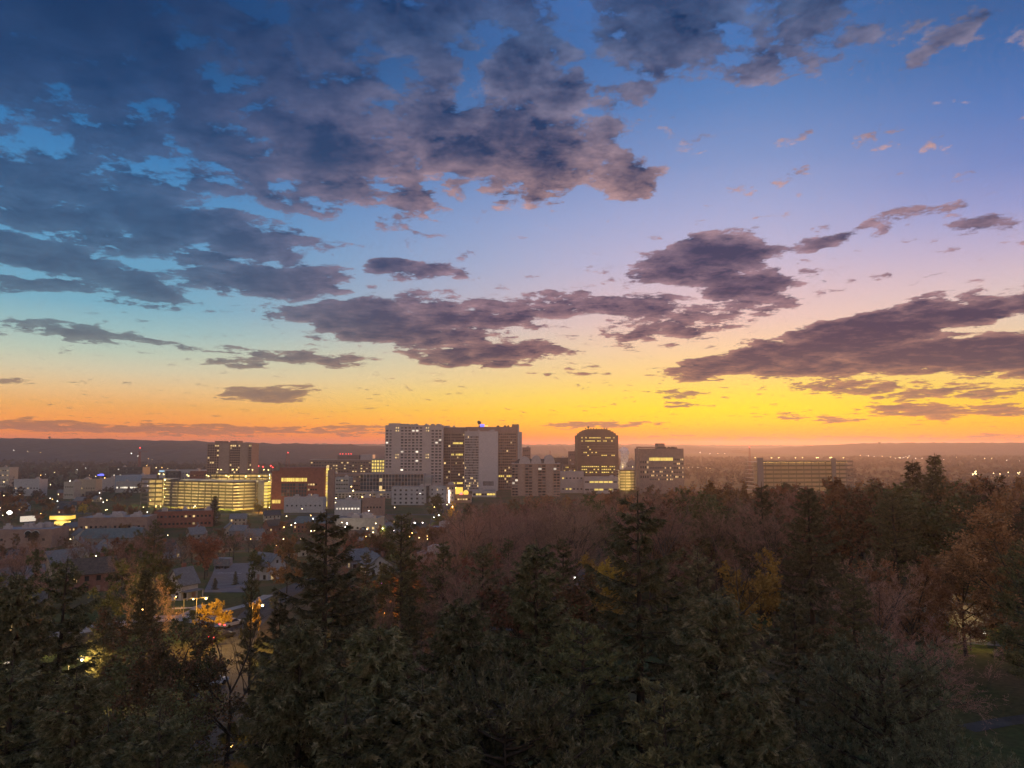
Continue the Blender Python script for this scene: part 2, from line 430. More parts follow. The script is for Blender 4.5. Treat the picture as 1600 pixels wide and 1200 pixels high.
M['red_steel'] = blotch('red_lattice_steel', (.25,.06,.05), (.36,.10,.08), 2, .6)
M['car_dark'] = blotch('dark_car_paint', (.03,.033,.04), (.045,.048,.055), 1, .25, .6)
M['car_silver'] = blotch('silver_car_paint', (.38,.39,.41), (.46,.47,.49), 1, .3, .6)
M['car_white'] = blotch('white_car_paint', (.62,.62,.62), (.72,.72,.72), 1, .3, .6)
M['car_red'] = blotch('red_car_paint', (.25,.02,.02), (.32,.03,.03), 1, .25, .6)
M['bark'] = blotch('bark', (.035,.028,.022), (.085,.068,.055), 3, .95, .1, stretch=(1, 1, .25))
M['pale_bark'] = blotch('pale_bark', (.06,.048,.042), (.11,.09,.078), 3, .95, .1, stretch=(1, 1, .25))
def foliage(name, a, b, c, scale=.7, var=.3):
    m = blotch(name, a, b, scale, .75, .15, obj_var=var, c3=c, detail=3)
    return m
M['spruce'] = foliage('spruce_needles', (.052,.056,.025), (.29,.24,.135), (.122,.115,.053), 1.6, .22)
M['spruce_blue'] = foliage('grey_green_needles', (.065,.07,.038), (.21,.195,.115), (.12,.12,.066), 1.4, .2)
M['pine'] = foliage('pine_needles', (.06,.062,.026), (.19,.165,.07), (.11,.10,.042), 1.2, .25)
M['oak'] = foliage('glare_tinted_russet_leaves', (.17,.078,.038), (.42,.195,.09), (.28,.13,.06), .6, .3)  # autumn russet, with the warm glare over the right woods put into it
M['green_leaf'] = foliage('late_green_leaves', (.065,.075,.025), (.17,.155,.06), (.11,.11,.042), .6, .3)
M['red_leaf'] = foliage('red_brown_leaves', (.075,.07,.03), (.28,.11,.06), (.14,.09,.045), .9, .25)
M['gold_leaf'] = foliage('lamplit_golden_leaves', (.42,.26,.03), (.70,.47,.08), (.55,.36,.05), .6, .15)  # yellow lamplight on the leaves is put into their colour
M['amber_leaf'] = foliage('lit_amber_leaves', (.26,.13,.03), (.46,.25,.06), (.36,.19,.045), .6, .15)  # modest orange light on the crown is mixed into the leaf colour
M['twig'] = foliage('bare_twigs', (.24,.13,.09), (.44,.25,.18), (.33,.185,.13), .4, .3)  # lightened and turned orange in place of a warm veil over the woods
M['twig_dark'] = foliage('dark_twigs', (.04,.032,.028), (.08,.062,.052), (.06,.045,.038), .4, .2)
M['far_wood'] = blotch('far_woodland', (.07,.05,.044), (.14,.10,.082), .02, .9, .1, detail=8, c3=(.10,.072,.06))
# glass and lamps
gm, gt, gb = base_mat('dark_glass', 0.18, 0.5); gb.inputs['Base Color'].default_value = (.035, .033, .036, 1); M['glass'] = gm
gm, gt, gb = base_mat('blue_glass', 0.2, 0.5); gb.inputs['Base Color'].default_value = (.06, .075, .09, 1); M['glass_blue'] = gm
gm, gt, gb = base_mat('bronze_glass', 0.22, 0.5); gb.inputs['Base Color'].default_value = (.07, .045, .035, 1); M['glass_bronze'] = gm
gm, gt, gb = base_mat('drawn_blind', 0.5, 0.3); gb.inputs['Base Color'].default_value = (.16, .145, .14, 1); M['blind'] = gm
M['lit'] = glow('lit_window_warm', (1.0, .66, .24), 0.75, vary=.6)
M['lit_yellow'] = glow('lit_window_yellow', (1.0, .70, .12), 1.0, vary=.3)
M['lit_white'] = glow('lit_window_white', (1.0, .86, .66), 1.1, vary=.5)
M['ramp_lamp'] = glow('ramp_lamp', (1.0, .76, .20), 190.0, sampled=True)
M['ramp_dim'] = glow('dim_ramp_lamp', (1.0, .66, .18), 15.0, sampled=True)
M['brown_panel'] = blotch('brown_grey_cladding', (.19,.135,.115), (.27,.20,.17), .3, .6)
M['deck_lamp'] = glow('deck_lamp', (1.0, .74, .25), 14.0)
M['lamp_amber'] = glow('amber_lamp', (1.0, .55, .14), 16.0)
M['lamp_warm'] = glow('warm_lamp', (1.0, .74, .36), 14.0)
M['lamp_white'] = glow('white_lamp', (1.0, .92, .80), 16.0)
M['lamp_red'] = glow('red_beacon', (1.0, .05, .05), 7.0)
M['lamp_blue'] = glow('blue_sign_light', (.10, .12, 1.0), 2.2)
M['lamp_cyan'] = glow('pale_blue_sign_light', (.45, .75, 1.0), 1.3)
M['lamp_purple'] = glow('purple_lamp', (.75, .12, 1.0), 5.0)
M['lamp_orange'] = glow('orange_sign_light', (1.0, .42, .08), 2.2)
M['trailer_glow'] = glow('self_glowing_trailer_wall', (1.0, .84, .66), 0.75)  # for the trailer side: emission stands in for light falling on it
M['canopy_glow'] = glow('lit_yellow_canopy', (1.0, .60, .06), 1.2)
def point_lamp(parent, loc, color, watts, size=0.15):
    ld = bpy.data.lights.new('lamp_light', 'POINT'); ld.energy = watts; ld.color = color; ld.shadow_soft_size = size
    o = bpy.data.objects.new('lamp_light', ld); o.location = loc; o.parent = parent; C.objects.link(o); return o

# ------------------------------------------------------------------ ground, bluffs, streets
def axis(stops):
    out = []
    for (a, b, st) in stops: out += list(np.arange(a, b, st))
    return np.array(out)
gx = axis([(-9000, -3000, 600), (-3000, -900, 150), (-900, -300, 40), (-300, 300, 8), (300, 900, 40), (900, 3000, 150), (3000, 9001, 600)])
gy = axis([(-300, 0, 30), (0, 500, 7), (500, 1000, 25), (1000, 3000, 120), (3000, 9601, 600)])
GX, GY = np.meshgrid(gx, gy)
GZ = terrain(GX, GY)
nx, ny = len(gx), len(gy)
ii = (np.arange(ny - 1)[:, None] * nx + np.arange(nx - 1)[None, :]).ravel()
gme = np_mesh('ground', np.stack([GX.ravel(), GY.ravel(), GZ.ravel()], 1), np.stack([ii, ii + 1, ii + nx + 1, ii + nx], 1), None, True)
m, t, b = base_mat('leaf_strewn_ground', .95, .1)
tcn = t.nodes.new('ShaderNodeTexCoord')
n1_ = t.nodes.new('ShaderNodeTexNoise'); n1_.inputs['Scale'].default_value = .035; n1_.inputs['Detail'].default_value = 8
n2_ = t.nodes.new('ShaderNodeTexNoise'); n2_.inputs['Scale'].default_value = 1.3; n2_.inputs['Detail'].default_value = 5
t.links.new(tcn.outputs['Object'], n1_.inputs[0]); t.links.new(tcn.outputs['Object'], n2_.inputs[0])
r1 = t.nodes.new('ShaderNodeValToRGB'); r1.color_ramp.elements[0].position = .4; r1.color_ramp.elements[1].position = .6
r1.color_ramp.elements[0].color = (.05, .07, .022, 1); r1.color_ramp.elements[1].color = (.11, .075, .04, 1)
mx = t.nodes.new('ShaderNodeMix'); mx.data_type = 'RGBA'; mx.blend_type = 'OVERLAY'; mx.inputs[0].default_value = .7
t.links.new(n1_.outputs[0], r1.inputs[0]); t.links.new(r1.outputs[0], mx.inputs[6]); t.links.new(n2_.outputs[0], mx.inputs[7]); t.links.new(mx.outputs[2], b.inputs['Base Color'])
M['ground'] = m
gme.materials.append(m)
tag(link('ground', gme), kind='structure')

def ridge(name, Y, pts, depth, seed, Zfoot):
    """a wooded bluff: its skyline passes through the pixels pts seen at distance Y, falling away before and behind"""
    pxs = [p[0] for p in pts]; pys = [p[1] for p in pts]
    X = np.arange(at(pxs[0], 700, Y).x, at(pxs[-1], 700, Y).x, Y / 1111 * 1.6)
    px = X / Y * F + 800
    top = CZ + (700 - np.interp(px, pxs, pys)) / F * Y
    sv = np.array([-1, -.8, -.6, -.42, -.26, -.12, 0, .2, .6, 1.0])
    V = []
    for s in sv:
        prof = 1 - sstep(abs(s)) if s < 0 else 1 - sstep(s)
        yy = Y + s * depth + 0 * X
        lump = vnoise(X / 55, yy / 40, seed) * 5 + vnoise(X / 17, yy / 20, seed + 1) * 4.5 + vnoise(X / 260, yy / 200, seed + 2) * 10 * (s < -.05)
        zz = Zfoot + (top - Zfoot) * prof + lump * (0.35 + .65 * prof) * (1 if abs(s) < .95 else 0)
        V.append(np.stack([X, yy, zz], 1))
    V = np.concatenate(V); n = len(X)
    i = (np.arange(len(sv) - 1)[:, None] * n + np.arange(n - 1)[None, :]).ravel()
    return tag(link(name, np_mesh(name, V, np.stack([i, i + 1, i + n + 1, i + n], 1), M['far_wood'], False)), kind='structure')
ridge('hills', 7600, [(-500, 690), (0, 690), (300, 693), (600, 694), (800, 694.5), (950, 694.5), (1150, 696), (1300, 696), (1500, 694), (1700, 693), (2100, 692)], 1100, 5, 18)
ridge('hills', 3600, [(-500, 686), (-100, 686), (0, 686.5), (110, 686), (220, 687.5), (330, 691), (450, 693.5), (620, 697), (760, 703), (850, 712)], 1300, 9, 8)
ridge('hills', 5000, [(1150, 704), (1230, 699), (1330, 694), (1420, 692), (1520, 692.5), (1640, 692), (2000, 690)], 1200, 15, 14)
ridge('hills', 5600, [(640, 705), (740, 699), (860, 696.5), (960, 697), (1080, 698.5), (1200, 702), (1290, 706)], 900, 25, 14)

def strip(name, pts, width, mat, lift, parent=None, step=5.0):
    """a paved strip laid on the ground along world points pts"""
    P = [Vector((p[0], p[1], 0)) for p in pts]
    line = []
    for a, b in zip(P, P[1:]):
        k = max(1, int((b - a).length / step)); line += [a.lerp(b, i / k) for i in range(k)]
    line.append(P[-1])
    V, Fc = [], []
    for i, p in enumerate(line):
        d = (line[min(i + 1, len(line) - 1)] - line[max(i - 1, 0)]).normalized(); nrm = Vector((-d.y, d.x, 0))
        for s in (-1, -.33, .33, 1):
            q = p + nrm * width / 2 * s
            V.append((q.x, q.y, max(tz(q.x, q.y), 0) + lift))
    for i in range(len(line) - 1):
        for k in range(3):
            a = i * 4 + k; Fc.append((a, a + 4, a + 5, a + 1))
    me = bpy.data.meshes.new(name); me.from_pydata(V, [], [f[::-1] for f in Fc]); me.materials.append(mat)
    return tag(link(name, me, parent), kind=None if parent else 'structure')
def patch(name, quad, mat, lift, n=14):
    """a sheet on the ground spanned by four world points"""
    a, b, c, d = [Vector((q[0], q[1], 0)) for q in quad]
    V = []
    for j in range(n + 1):
        for i in range(n + 1):
            p = a.lerp(b, i / n).lerp(d.lerp(c, i / n), j / n); V.append((p.x, p.y, tz(p.x, p.y) + lift))
    Fc = [(j * (n + 1) + i, j * (n + 1) + i + 1, (j + 1) * (n + 1) + i + 1, (j + 1) * (n + 1) + i) for j in range(n) for i in range(n)]
    me = bpy.data.meshes.new(name); me.from_pydata(V, [], Fc); me.materials.append(mat)
    return tag(link(name, me), kind='structure')

# ------------------------------------------------------------------ buildings: walls with real openings, a pane in each
unit = {}
def pane_mesh(key):
    if key not in unit:
        unit[key] = MB().box(-.5, .5, -.5, .5, -.5, .5).mesh('window', M[key])
    return unit[key]
REC = 0.55
def face_xf(face, w, d):
    if face == 'front': return (lambda u, n: (u, -d / 2 + n)), 0.0
    if face == 'right': return (lambda u, n: (w / 2 - n, u)), R(90)
    if face == 'left': return (lambda u, n: (-w / 2 + n, -u)), R(-90)
    return (lambda u, n: (-u, d / 2 - n)), R(180)
def fbox(mb, fx, u0, u1, n0, n1, z0, z1):
    a, b = fx(u0, n0), fx(u1, n1)
    mb.box(a[0], b[0], a[1], b[1], z0, z1)
def facade(root, mb, w, d, face, u0, u1, z0, z1, cols, rows, ww, wh, pick, name='window'):
    """wall between u0..u1, z0..z1 with an opening at every column x row; pick(r, c) names the pane"""
    fx, rot = face_xf(face, w, d)
    z = z0
    for r in sorted(rows):
        fbox(mb, fx, u0, u1, 0, REC, z, r - wh / 2); z = r + wh / 2
        u = u0
        for c in sorted(cols):
            fbox(mb, fx, u, c - ww / 2, 0, REC, r - wh / 2, r + wh / 2); u = c + ww / 2
        fbox(mb, fx, u, u1, 0, REC, r - wh / 2, r + wh / 2)
    fbox(mb, fx, u0, u1, 0, REC, z, z1)
    for ri, r in enumerate(sorted(rows)):
        for ci, c in enumerate(sorted(cols)):
            k = pick(ri, ci)
            if k is None: continue
            x, y = fx(c, REC - .12)
            link(name, pane_mesh(k), root, (x, y, r), (0, 0, rot), (ww - .01, .2, wh - .01))
def blank(mb, w, d, face, u0, u1, z0, z1):
    fx, rot = face_xf(face, w, d); fbox(mb, fx, u0, u1, 0, REC, z0, z1)
def core(mb, w, d, h): mb.box(-w / 2 + REC, w / 2 - REC, -d / 2 + REC, d / 2 - REC, 0, h)
def close(mb, w, d, h, *faces):
    for f in faces:
        s = (w if f in ('front', 'back') else d) / 2
        blank(mb, w, d, f, -s + (0 if f in ('front', 'back') else REC), s - (0 if f in ('front', 'back') else REC), 0, h)
def roof(root, w, d, h, mat, par=1.0):
    mb = MB().box(-w / 2 + .5, w / 2 - .5, -d / 2 + .5, d / 2 - .5, h + .003, h + .25)
    o = mb.build('roof', mat, root)
    p = MB()
    p.box(-w/2-.1, w/2+.1, -d/2-.1, -d/2+.5, h+.002, h+par).box(-w/2-.1, w/2+.1, d/2-.5, d/2+.1, h+.002, h+par)
    p.box(-w/2-.1, -w/2+.5, -d/2+.5, d/2-.5, h+.002, h+par).box(w/2-.5, w/2+.1, -d/2+.5, d/2-.5, h+.002, h+par)
    return o, p
def site(px0, px1, pytop, Y, sink=.4):
    a, b = at(px0, pytop, Y), at(px1, pytop, Y)
    x = (a.x + b.x) / 2; g = tz(x, Y) - sink
    return x, g, b.x - a.x, a.z - g
def chooser(rng, dark='glass', p_lit=.05, lit='lit', blind=.1, rows=None):
    def f(r, c):
        if rows and r in rows: return rows[r] if rng.random() < .8 else dark
        v = rng.random()
        return lit if v < p_lit else ('blind' if v < p_lit + blind else dark)
    return f
def spaced(a, b, n): return [a + (b - a) * (i + .5) / n for i in range(n)]
def air_units(root, w, d, h, n, rng, mat='grey_metal'):
    for k in range(n):
        s = rng.uniform(1.5, 3.4); x = rng.uniform(-w / 2 + 3, w / 2 - 3); y = rng.uniform(-d / 2 + 3, d / 2 - 3)
        mb = MB().box(x - s, x + s, y - s * .7, y + s * .7, h + .26, h + rng.uniform(1.4, 3.0)); mb.box(x - s * .5, x + s * .5, y - s * .4, y + s * .4, h + .3, h + 3.4)
        mb.build('air_unit', M[mat], root)
br = random.Random(5)

# --- the clinic's pale slab with the two blank shafts
def px2u(px, x, Y): return at(px, 700, Y).x - x
Y0 = 1000
x, g, W, H = site(602, 692.5, 665.5, Y0); D = 34
clinic = empty('clinic_tower', (x, Y0 + D / 2, g), 0, 'tall pale stone slab with punched window grid and two blank lift shafts', 'building')
mb = MB(); core(mb, W, D, H)
def rowz(py): return at(650, py, Y0).z - g
ROWS = [rowz(y) for y in (668.5, 673, 677.9, 682.6, 687.4, 691.7, 696.5, 701.4, 705.8, 710.7, 715, 720, 724.8, 729.4, 734.2, 739.2, 743.6, 748, 752.6)]
ROWS.sort()
nr = len(ROWS)
def pickA(r, c):
    R_ = nr - 1 - r            # counted from the roof
    v = br.random()
    if R_ == 5 and v < .45: return 'lit_white'
    if R_ == 2 and v < .25: return 'lit_white'
    return 'lit_white' if v < .022 else ('blind' if v < .25 else 'glass')
top = H
cuts = [602, 613.5, 626, 662.5, 672, 692.5]
cut = [px2u(p, x, Y0) for p in cuts]
facade(clinic, mb, W, D, 'front', cut[0], cut[1], 0, top, [px2u(p, x, Y0) for p in (604.6, 610)], ROWS[5:-1], 3.0, 2.1, pickA)
facade(clinic, mb, W, D, 'front', cut[1], cut[2], 0, top, [px2u(p, x, Y0) for p in (618.8, 622.2)], [rowz(y) for y in (668.5, 673, 710.5, 715)], 1.7, 1.9, lambda r, c: 'lit')
facade(clinic, mb, W, D, 'front', cut[2], cut[3], 0, top, [px2u(p, x, Y0) for p in (628.2, 634, 639.6, 645.5, 651.5, 657.5)], ROWS[4:], 3.4, 2.1, pickA)
facade(clinic, mb, W, D, 'front', cut[3], cut[4], 0, top, [px2u(p, x, Y0) for p in (666, 669.2)], [rowz(y) for y in (668.5, 673, 710.5, 715)], 1.7, 1.9, lambda r, c: 'lit')
facade(clinic, mb, W, D, 'front', cut[4], cut[5], 0, top, [px2u(p, x, Y0) for p in (676, 682, 687.6)], ROWS[:-1], 3.4, 2.1, pickA)
close(mb, W, D, H, 'left', 'right', 'back')
mb.build('wall', M['stone'], clinic)
o, p = roof(clinic, W, D, H, M['gravel_roof']); p.build('parapet', M['stone'], clinic)
def topbox(root, x, Y, pxa, pxb, pya, H, d0, d1, mat, name='penthouse'):
    a, b = at(pxa, pya, Y), at(pxb, pya, Y)
    return MB().box(a.x - x, b.x - x, d0, d1, H + .01, a.z - root.location.z).build(name, mat, root)
topbox(clinic, x, Y0, 606.8, 624.5, 661.2, H + .26, -D/2+2, D/2-6, M['stone'])
topbox(clinic, x, Y0, 624.6, 637.5, 662.0, H + .26, -D/2+6, D/2-6, M['concrete'])
topbox(clinic, x, Y0, 681.3, 687.8, 662.2, H + .26, -D/2+4, D/2-8, M['stone'])

air_units(clinic, W, D, H, 7, br)
# --- the dark glazed middle block, set back
Yb = 1012
x, g, W, H = site(692.8, 726.5, 668.2, Yb); D = 38
mid = empty('glazed_tower', (x, Yb + D / 2, g), 0, 'dark glazed tower section with lit office strips between the pale slab and the ribbed block', 'building')
mb = MB(); core(mb, W, D, H)
rw = [3 + i * (H - 9) / 20 for i in range(20)]
lit_rows = {nr_: 'lit_yellow' for nr_ in (15, 10, 4)}
sub = [px2u(p, x, Yb) for p in spaced(705, 725.5, 9)]
facade(mid, mb, W, D, 'front', -W/2, px2u(704, x, Yb), 0, H, [px2u(p, x, Yb) for p in (695.3, 698.7, 702.1)], rw, 2.5, 2.4, chooser(br, 'glass_bronze', .05, 'lit', .02))
facade(mid, mb, W, D, 'front', px2u(704, x, Yb), W/2, 0, H, sub, rw, 1.75, 2.4, chooser(br, 'glass_bronze', .05, 'lit', .08, {16: 'lit_yellow', 12: 'lit_yellow', 2: 'lit_yellow'}))
close(mb, W, D, H, 'left', 'right', 'back')
mb.build('wall', M['tower_skin'], mid)
o, p = roof(mid, W, D, H, M['gravel_roof'], .7); p.build('parapet', M['grey_metal'], mid)

air_units(mid, W, D, H, 4, br)
# --- the block with the blank panel front
Yc = 1004
x, g, W, H = site(725.8, 778, 674.5, Yc); D = 30
pan = empty('panelled_block', (x, Yc + D / 2, g), 0, 'grey block with a tall blank stone panel front and louvred foot', 'building')
mb = MB(); core(mb, W, D, H)
ua = px2u(748.6, x, Yc)
rw = [4 + i * (H - 8) / 21 for i in range(21)]
facade(pan, mb, W, D, 'front', -W/2, ua, 0, H, spaced(-W/2 + .8, ua - .8, 10), rw, 1.55, 2.3, lambda r, c: ('lit' if br.random() < (.22 if r < 5 else .025) else ('blind' if br.random() < .5 else 'glass')))
lv = [px2u(p, x, Yc) for p in spaced(754.5, 771.5, 9)]
close(mb, W, D, H, 'left', 'right', 'back')
mb.build('wall', M['grey_metal'], pan)
mb = MB()
zl = at(750, 759, Yc).z - g, at(750, 752, Yc).z - g
facade(pan, mb, W, D, 'front', ua, W/2, 0, H, lv, [(zl[0] + zl[1]) / 2], 1.1, zl[1] - zl[0], lambda r, c: 'glass', name='louvre')
mb.build('stone_front', M['stone_panel'], pan)
o, p = roof(pan, W, D, H, M['gravel_roof'], .6); p.build('parapet', M['stone'], pan)

air_units(pan, W, D, H, 4, br)
# --- the dark right wing with its pale fins
Yd = 1016
x, g, W, H = site(726, 809, 667.2, Yd); D = 30
wing = empty('office_tower', (x, Yd + 18 + D / 2, g), 0, 'dark office tower behind the panel front with pale vertical fins at its edge', 'building')
mb = MB(); core(mb, W, D, H)
rw = [4 + i * (H - 10) / 20 for i in range(20)]
facade(wing, mb, W, D, 'front', -W/2, W/2, 0, H, [px2u(p, x, Yd) for p in spaced(778.5, 806.5, 9)], rw, 2.0, 2.3, chooser(br, 'glass_bronze', .035, 'lit', .12, {4: 'lit_yellow'}))
close(mb, W, D, H, 'left', 'right', 'back')
mb.build('wall', M['brown_brick'], wing)
o, p = roof(wing, W, D, H, M['gravel_roof'], .8); p.build('parapet', M['brown_brick'], wing)
topbox(wing, x, Yd, 799.8, 811, 662.2, H + .26, -D/2 + 1, D/2 - 3, M['brown_brick'], 'lift_tower')
for pxa, pxb, py in ((809.2, 811.6, 664), (811.9, 815.8, 674.5)):
    a, b = at(pxa, py, Yd), at(pxb, py, Yd)
    MB().box(a.x - x, b.x - x, -D/2 - 2, D/2 - 4, 0, a.z - g).build('fin', M['white_wall'] if pxa < 811.8 else M['grey_metal'], wing)
MB().tube((px2u(802, x, Yd), 0, H), (px2u(802, x, Yd), 0, H + 9), .15, .08, 5).build('mast', M['steel'], wing)
air_units(wing, W, D, H, 5, br, 'dark_metal')
# dish and beacons on its roof
zt = g + H + .27
dp = at(748.3, 660, Yd + 24)
dish = empty('satellite_dish', (dp.x, Yd + 24, zt), 0, 'large satellite dish on a roof pedestal above the blank panel front', 'satellite dish')
MB().tube((0,0,0), (0,0,4.5), .5, .35, 8).build('pedestal', M['steel'], dish)
dm = MB()
rings = [[(math.cos(2*math.pi*i/18)*r, -(.0 + .10*r*r) , math.sin(2*math.pi*i/18)*r) for i in range(18)] for r in (.02, 1.2, 2.2, 3.1)]
pts = [p for r_ in rings for p in r_] + [(p[0], p[1] + .25, p[2]) for p in rings[-1]]
fs = [(k*18+i, k*18+(i+1)%18, (k+1)*18+(i+1)%18, (k+1)*18+i) for k in range(4) for i in range(18)]
dm.poly(pts, fs)
do = dm.build('reflector', M['dark_metal'], dish, (0, 0, 6.6)); do.rotation_euler = (R(-25), 0, R(30))
MB().tube((0, -.2, 6.6), (.8, -2.6, 7.6), .1, .1, 5).build('feed_arm', M['steel'], dish)
bp = at(753.4, 665.4, Yd + 22)
sgn = empty('roof_sign', (bp.x, Yd + 22, zt), 0, 'small blue illuminated box on the roof beside the satellite dish', 'sign')
MB().box(-3.0, 3.0, -.4, .4, .5, 4.4).build('face', M['lamp_blue'], sgn)
MB().box(-2.6, -2.3, -.2, .2, 0, .5).box(2.3, 2.6, -.2, .2, 0, .5).build('stand', M['steel'], sgn)
bp = at(760, 665.6, Yd + 22)
sgn = empty('roof_floodlight', (bp.x, Yd + 22, zt), 0, 'orange floodlight next to the blue box on the office roof', 'floodlight')
MB().box(-2.2, 2.2, -.3, .3, 1.0, 2.8).build('lamp', M['lamp_orange'], sgn)
MB().box(-.2, .2, -.2, .2, 0, 1.0).build('post', M['steel'], sgn)

# --- glass podium in front of the slab
Ye = 960
x, g, W, H = site(563, 661.5, 741, Ye); D = 30
pod = empty('glass_podium', (x, Ye + D / 2, g), 0, 'low glass podium gridded by white mullions below the pale slab', 'building')
mb = MB(); core(mb, W, D, H)
rows_p = spaced(0, H, 5); cols_p = spaced(-W/2, W/2, 20)
facade(pod, mb, W, D, 'front', -W/2, W/2, 0, H, cols_p, rows_p, W/20 - .45, H/5 - .45, lambda r, c: 'lit' if (c in (6, 7) and r < 4 and br.random() < .55) else ('glass_blue' if br.random() < .6 else 'glass'), name='pane')
close(mb, W, D, H, 'left', 'right', 'back')
mb.build('frame', M['stone'], pod)
o, p = roof(pod, W, D, H, M['gravel_roof'], .8); p.build('parapet', M['stone'], pod)
x, g, W, H = site(661.8, 673.5, 744, Ye + 4); D = 26
ram = empty('louvred_annex', (x, Ye + 4 + D / 2, g), 0, 'small pale annex with sloping open ramps between podium and slab', 'building')
mb = MB().box(-W/2, W/2, -D/2 + .8, D/2, 0, H)
for k in range(5):
    z = H * (k + .6) / 5.4; mb.slab_xz([(-W/2, z - 1.1), (W/2, z + .2), (W/2, z + 1.5), (-W/2, z + .2)], -D/2, -D/2 + .8)
mb.build('wall', M['concrete'], ram)

# --- left residential tower
Yt = 1050
x, g, W, H = site(324, 393.5, 693.5, Yt); D = 30
tow = empty('apartment_tower', (x, Yt + D / 2, g), 0, 'brown brick apartment tower of vertical bays behind the lit parking ramp', 'building')
mb = MB(); core(mb, W, D, H)
rw = [rr for rr in spaced(2, H - 1, 18)]
bays = [(324, 343, 5, 'w'), (343, 359, 0, 't'), (359, 376, 5, 'w'), (376, 388, 0, 't'), (388, 393.5, 2, 'w')]
mt = MB()
for a, b_, nw, kind in bays:
    u0, u1 = px2u(a, x, Yt), px2u(b_, x, Yt)
    if kind == 'w':
        facade(tow, mb, W, D, 'front', u0, u1, 0, H, spaced(u0 + .5, u1 - .5, nw), rw, (u1 - u0 - 1) / nw * .72, 2.2, lambda r, c: 'lit' if br.random() < (.45 if r == 17 else .06) else 'glass_bronze')
    else:
        fx, _ = face_xf('front', W, D); fbox(mt, fx, u0, u1, -1.0, REC, 0, H + 1.2)
mt.build('brick_bay', M['tan_brick'], tow)
close(mb, W, D, H, 'left', 'right', 'back')
mb.build('wall', M['brown_brick'], tow)
o, p = roof(tow, W, D, H, M['gravel_roof'], .8); p.build('parapet', M['brown_brick'], tow)
topbox(tow, x, Yt, 334, 347, 688.8, H + .26, -D/2 + 4, D/2 - 6, M['brown_brick'])
topbox(tow, x, Yt, 358, 370, 688.6, H + .26, -D/2 + 4, D/2 - 6, M['brown_brick'])
topbox(tow, x, Yt, 347.1, 357.9, 691.3, H + .26, -D/2 + 8, D/2 - 8, M['dark_metal'])

# --- parking ramps
def ramp_building(name, label, path, Y, g, nlev, H, depth, lampk='ramp_lamp', post_every=9.0, spandrel=1.4, deck_lamps=6):
    """open-deck parking ramp whose front follows the plan points path (world x, y)"""
    c = Vector((sum(p[0] for p in path) / len(path), sum(p[1] for p in path) / len(path), 0))
    root = empty(name, (c.x, c.y, g), 0, label, 'parking ramp')
    pts = [Vector((p[0] - c.x, p[1] - c.y, 0)) for p in path]
    back = [Vector((p.x, p.y + depth, 0)) for p in pts]
    lh = H / nlev
    out = [(p.x, p.y) for p in pts] + [(p.x, p.y) for p in reversed(back)]
    for k in range(nlev + 1):
        z = k * lh
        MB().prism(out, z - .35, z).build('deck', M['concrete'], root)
    inner = lambda n: [(p.x, p.y + n) for p in pts]
    for si, (a, b) in enumerate(zip(pts, pts[1:])):
        d = (b - a); L = d.length; d.normalize(); nrm = Vector((d.y, -d.x, 0))
        for k in range(1, nlev + 1):
            z = k * lh
            q = [a + nrm * .25, b + nrm * .25, b + nrm * .01, a + nrm * .01]
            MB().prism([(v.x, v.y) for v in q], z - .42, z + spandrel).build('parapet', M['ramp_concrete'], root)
        k = max(2, int(round(L / post_every)))
        for i in range(k + (1 if si == len(pts) - 2 else 0)):
            q = a.lerp(b, i / k); s = .42
            w = [q - d * s + nrm * .55, q + d * s + nrm * .55, q + d * s + nrm * .26, q - d * s + nrm * .26]
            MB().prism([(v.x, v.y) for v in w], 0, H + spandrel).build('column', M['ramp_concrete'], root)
        # rows of lamps under every deck
        for k in range(nlev):
            z = (k + 1) * lh - .6
            q0, q1 = a.lerp(b, .03) - nrm * 7, a.lerp(b, .97) - nrm * 7
            MB().box(0, (q1 - q0).length, -.16, .16, z, z + .12).build('ceiling_lamp', M[lampk], root, (q0.x, q0.y, 0), math.atan2(q1.y - q0.y, q1.x - q0.x))
    # inner wall that closes the decks behind
    w0 = [(p.x, p.y + 16) for p in pts]; w1 = [(p.x, p.y + 16.4) for p in reversed(pts)]
    for k in range(nlev):
        MB().prism(w0 + w1, k * lh + .01, (k + 1) * lh - .36).build('inner_wall', M['stone'], root)
    for i in range(deck_lamps):
        t_ = (i + .5) / deck_lamps * (len(pts) - 1); s_ = int(t_); q = pts[s_].lerp(pts[s_ + 1], t_ - s_)
        y = q.y + depth * (.3 if i % 2 else .62)
        lm = MB().tube((q.x, y, H), (q.x, y, H + 5), .12, .09, 5).build('lamp_post', M['steel'], root)
        MB().box(q.x - .5, q.x + .5, y - .3, y + .3, H + 5, H + 5.25).build('lamp', M['deck_lamp'], lm)
        point_lamp(root, (q.x, y, H + 4.6), (1, .72, .20), 2600 if lampk == 'ramp_lamp' else 250, .4)
    return root
def P2(px, Y): v = at(px, 700, Y); return (v.x, Y)
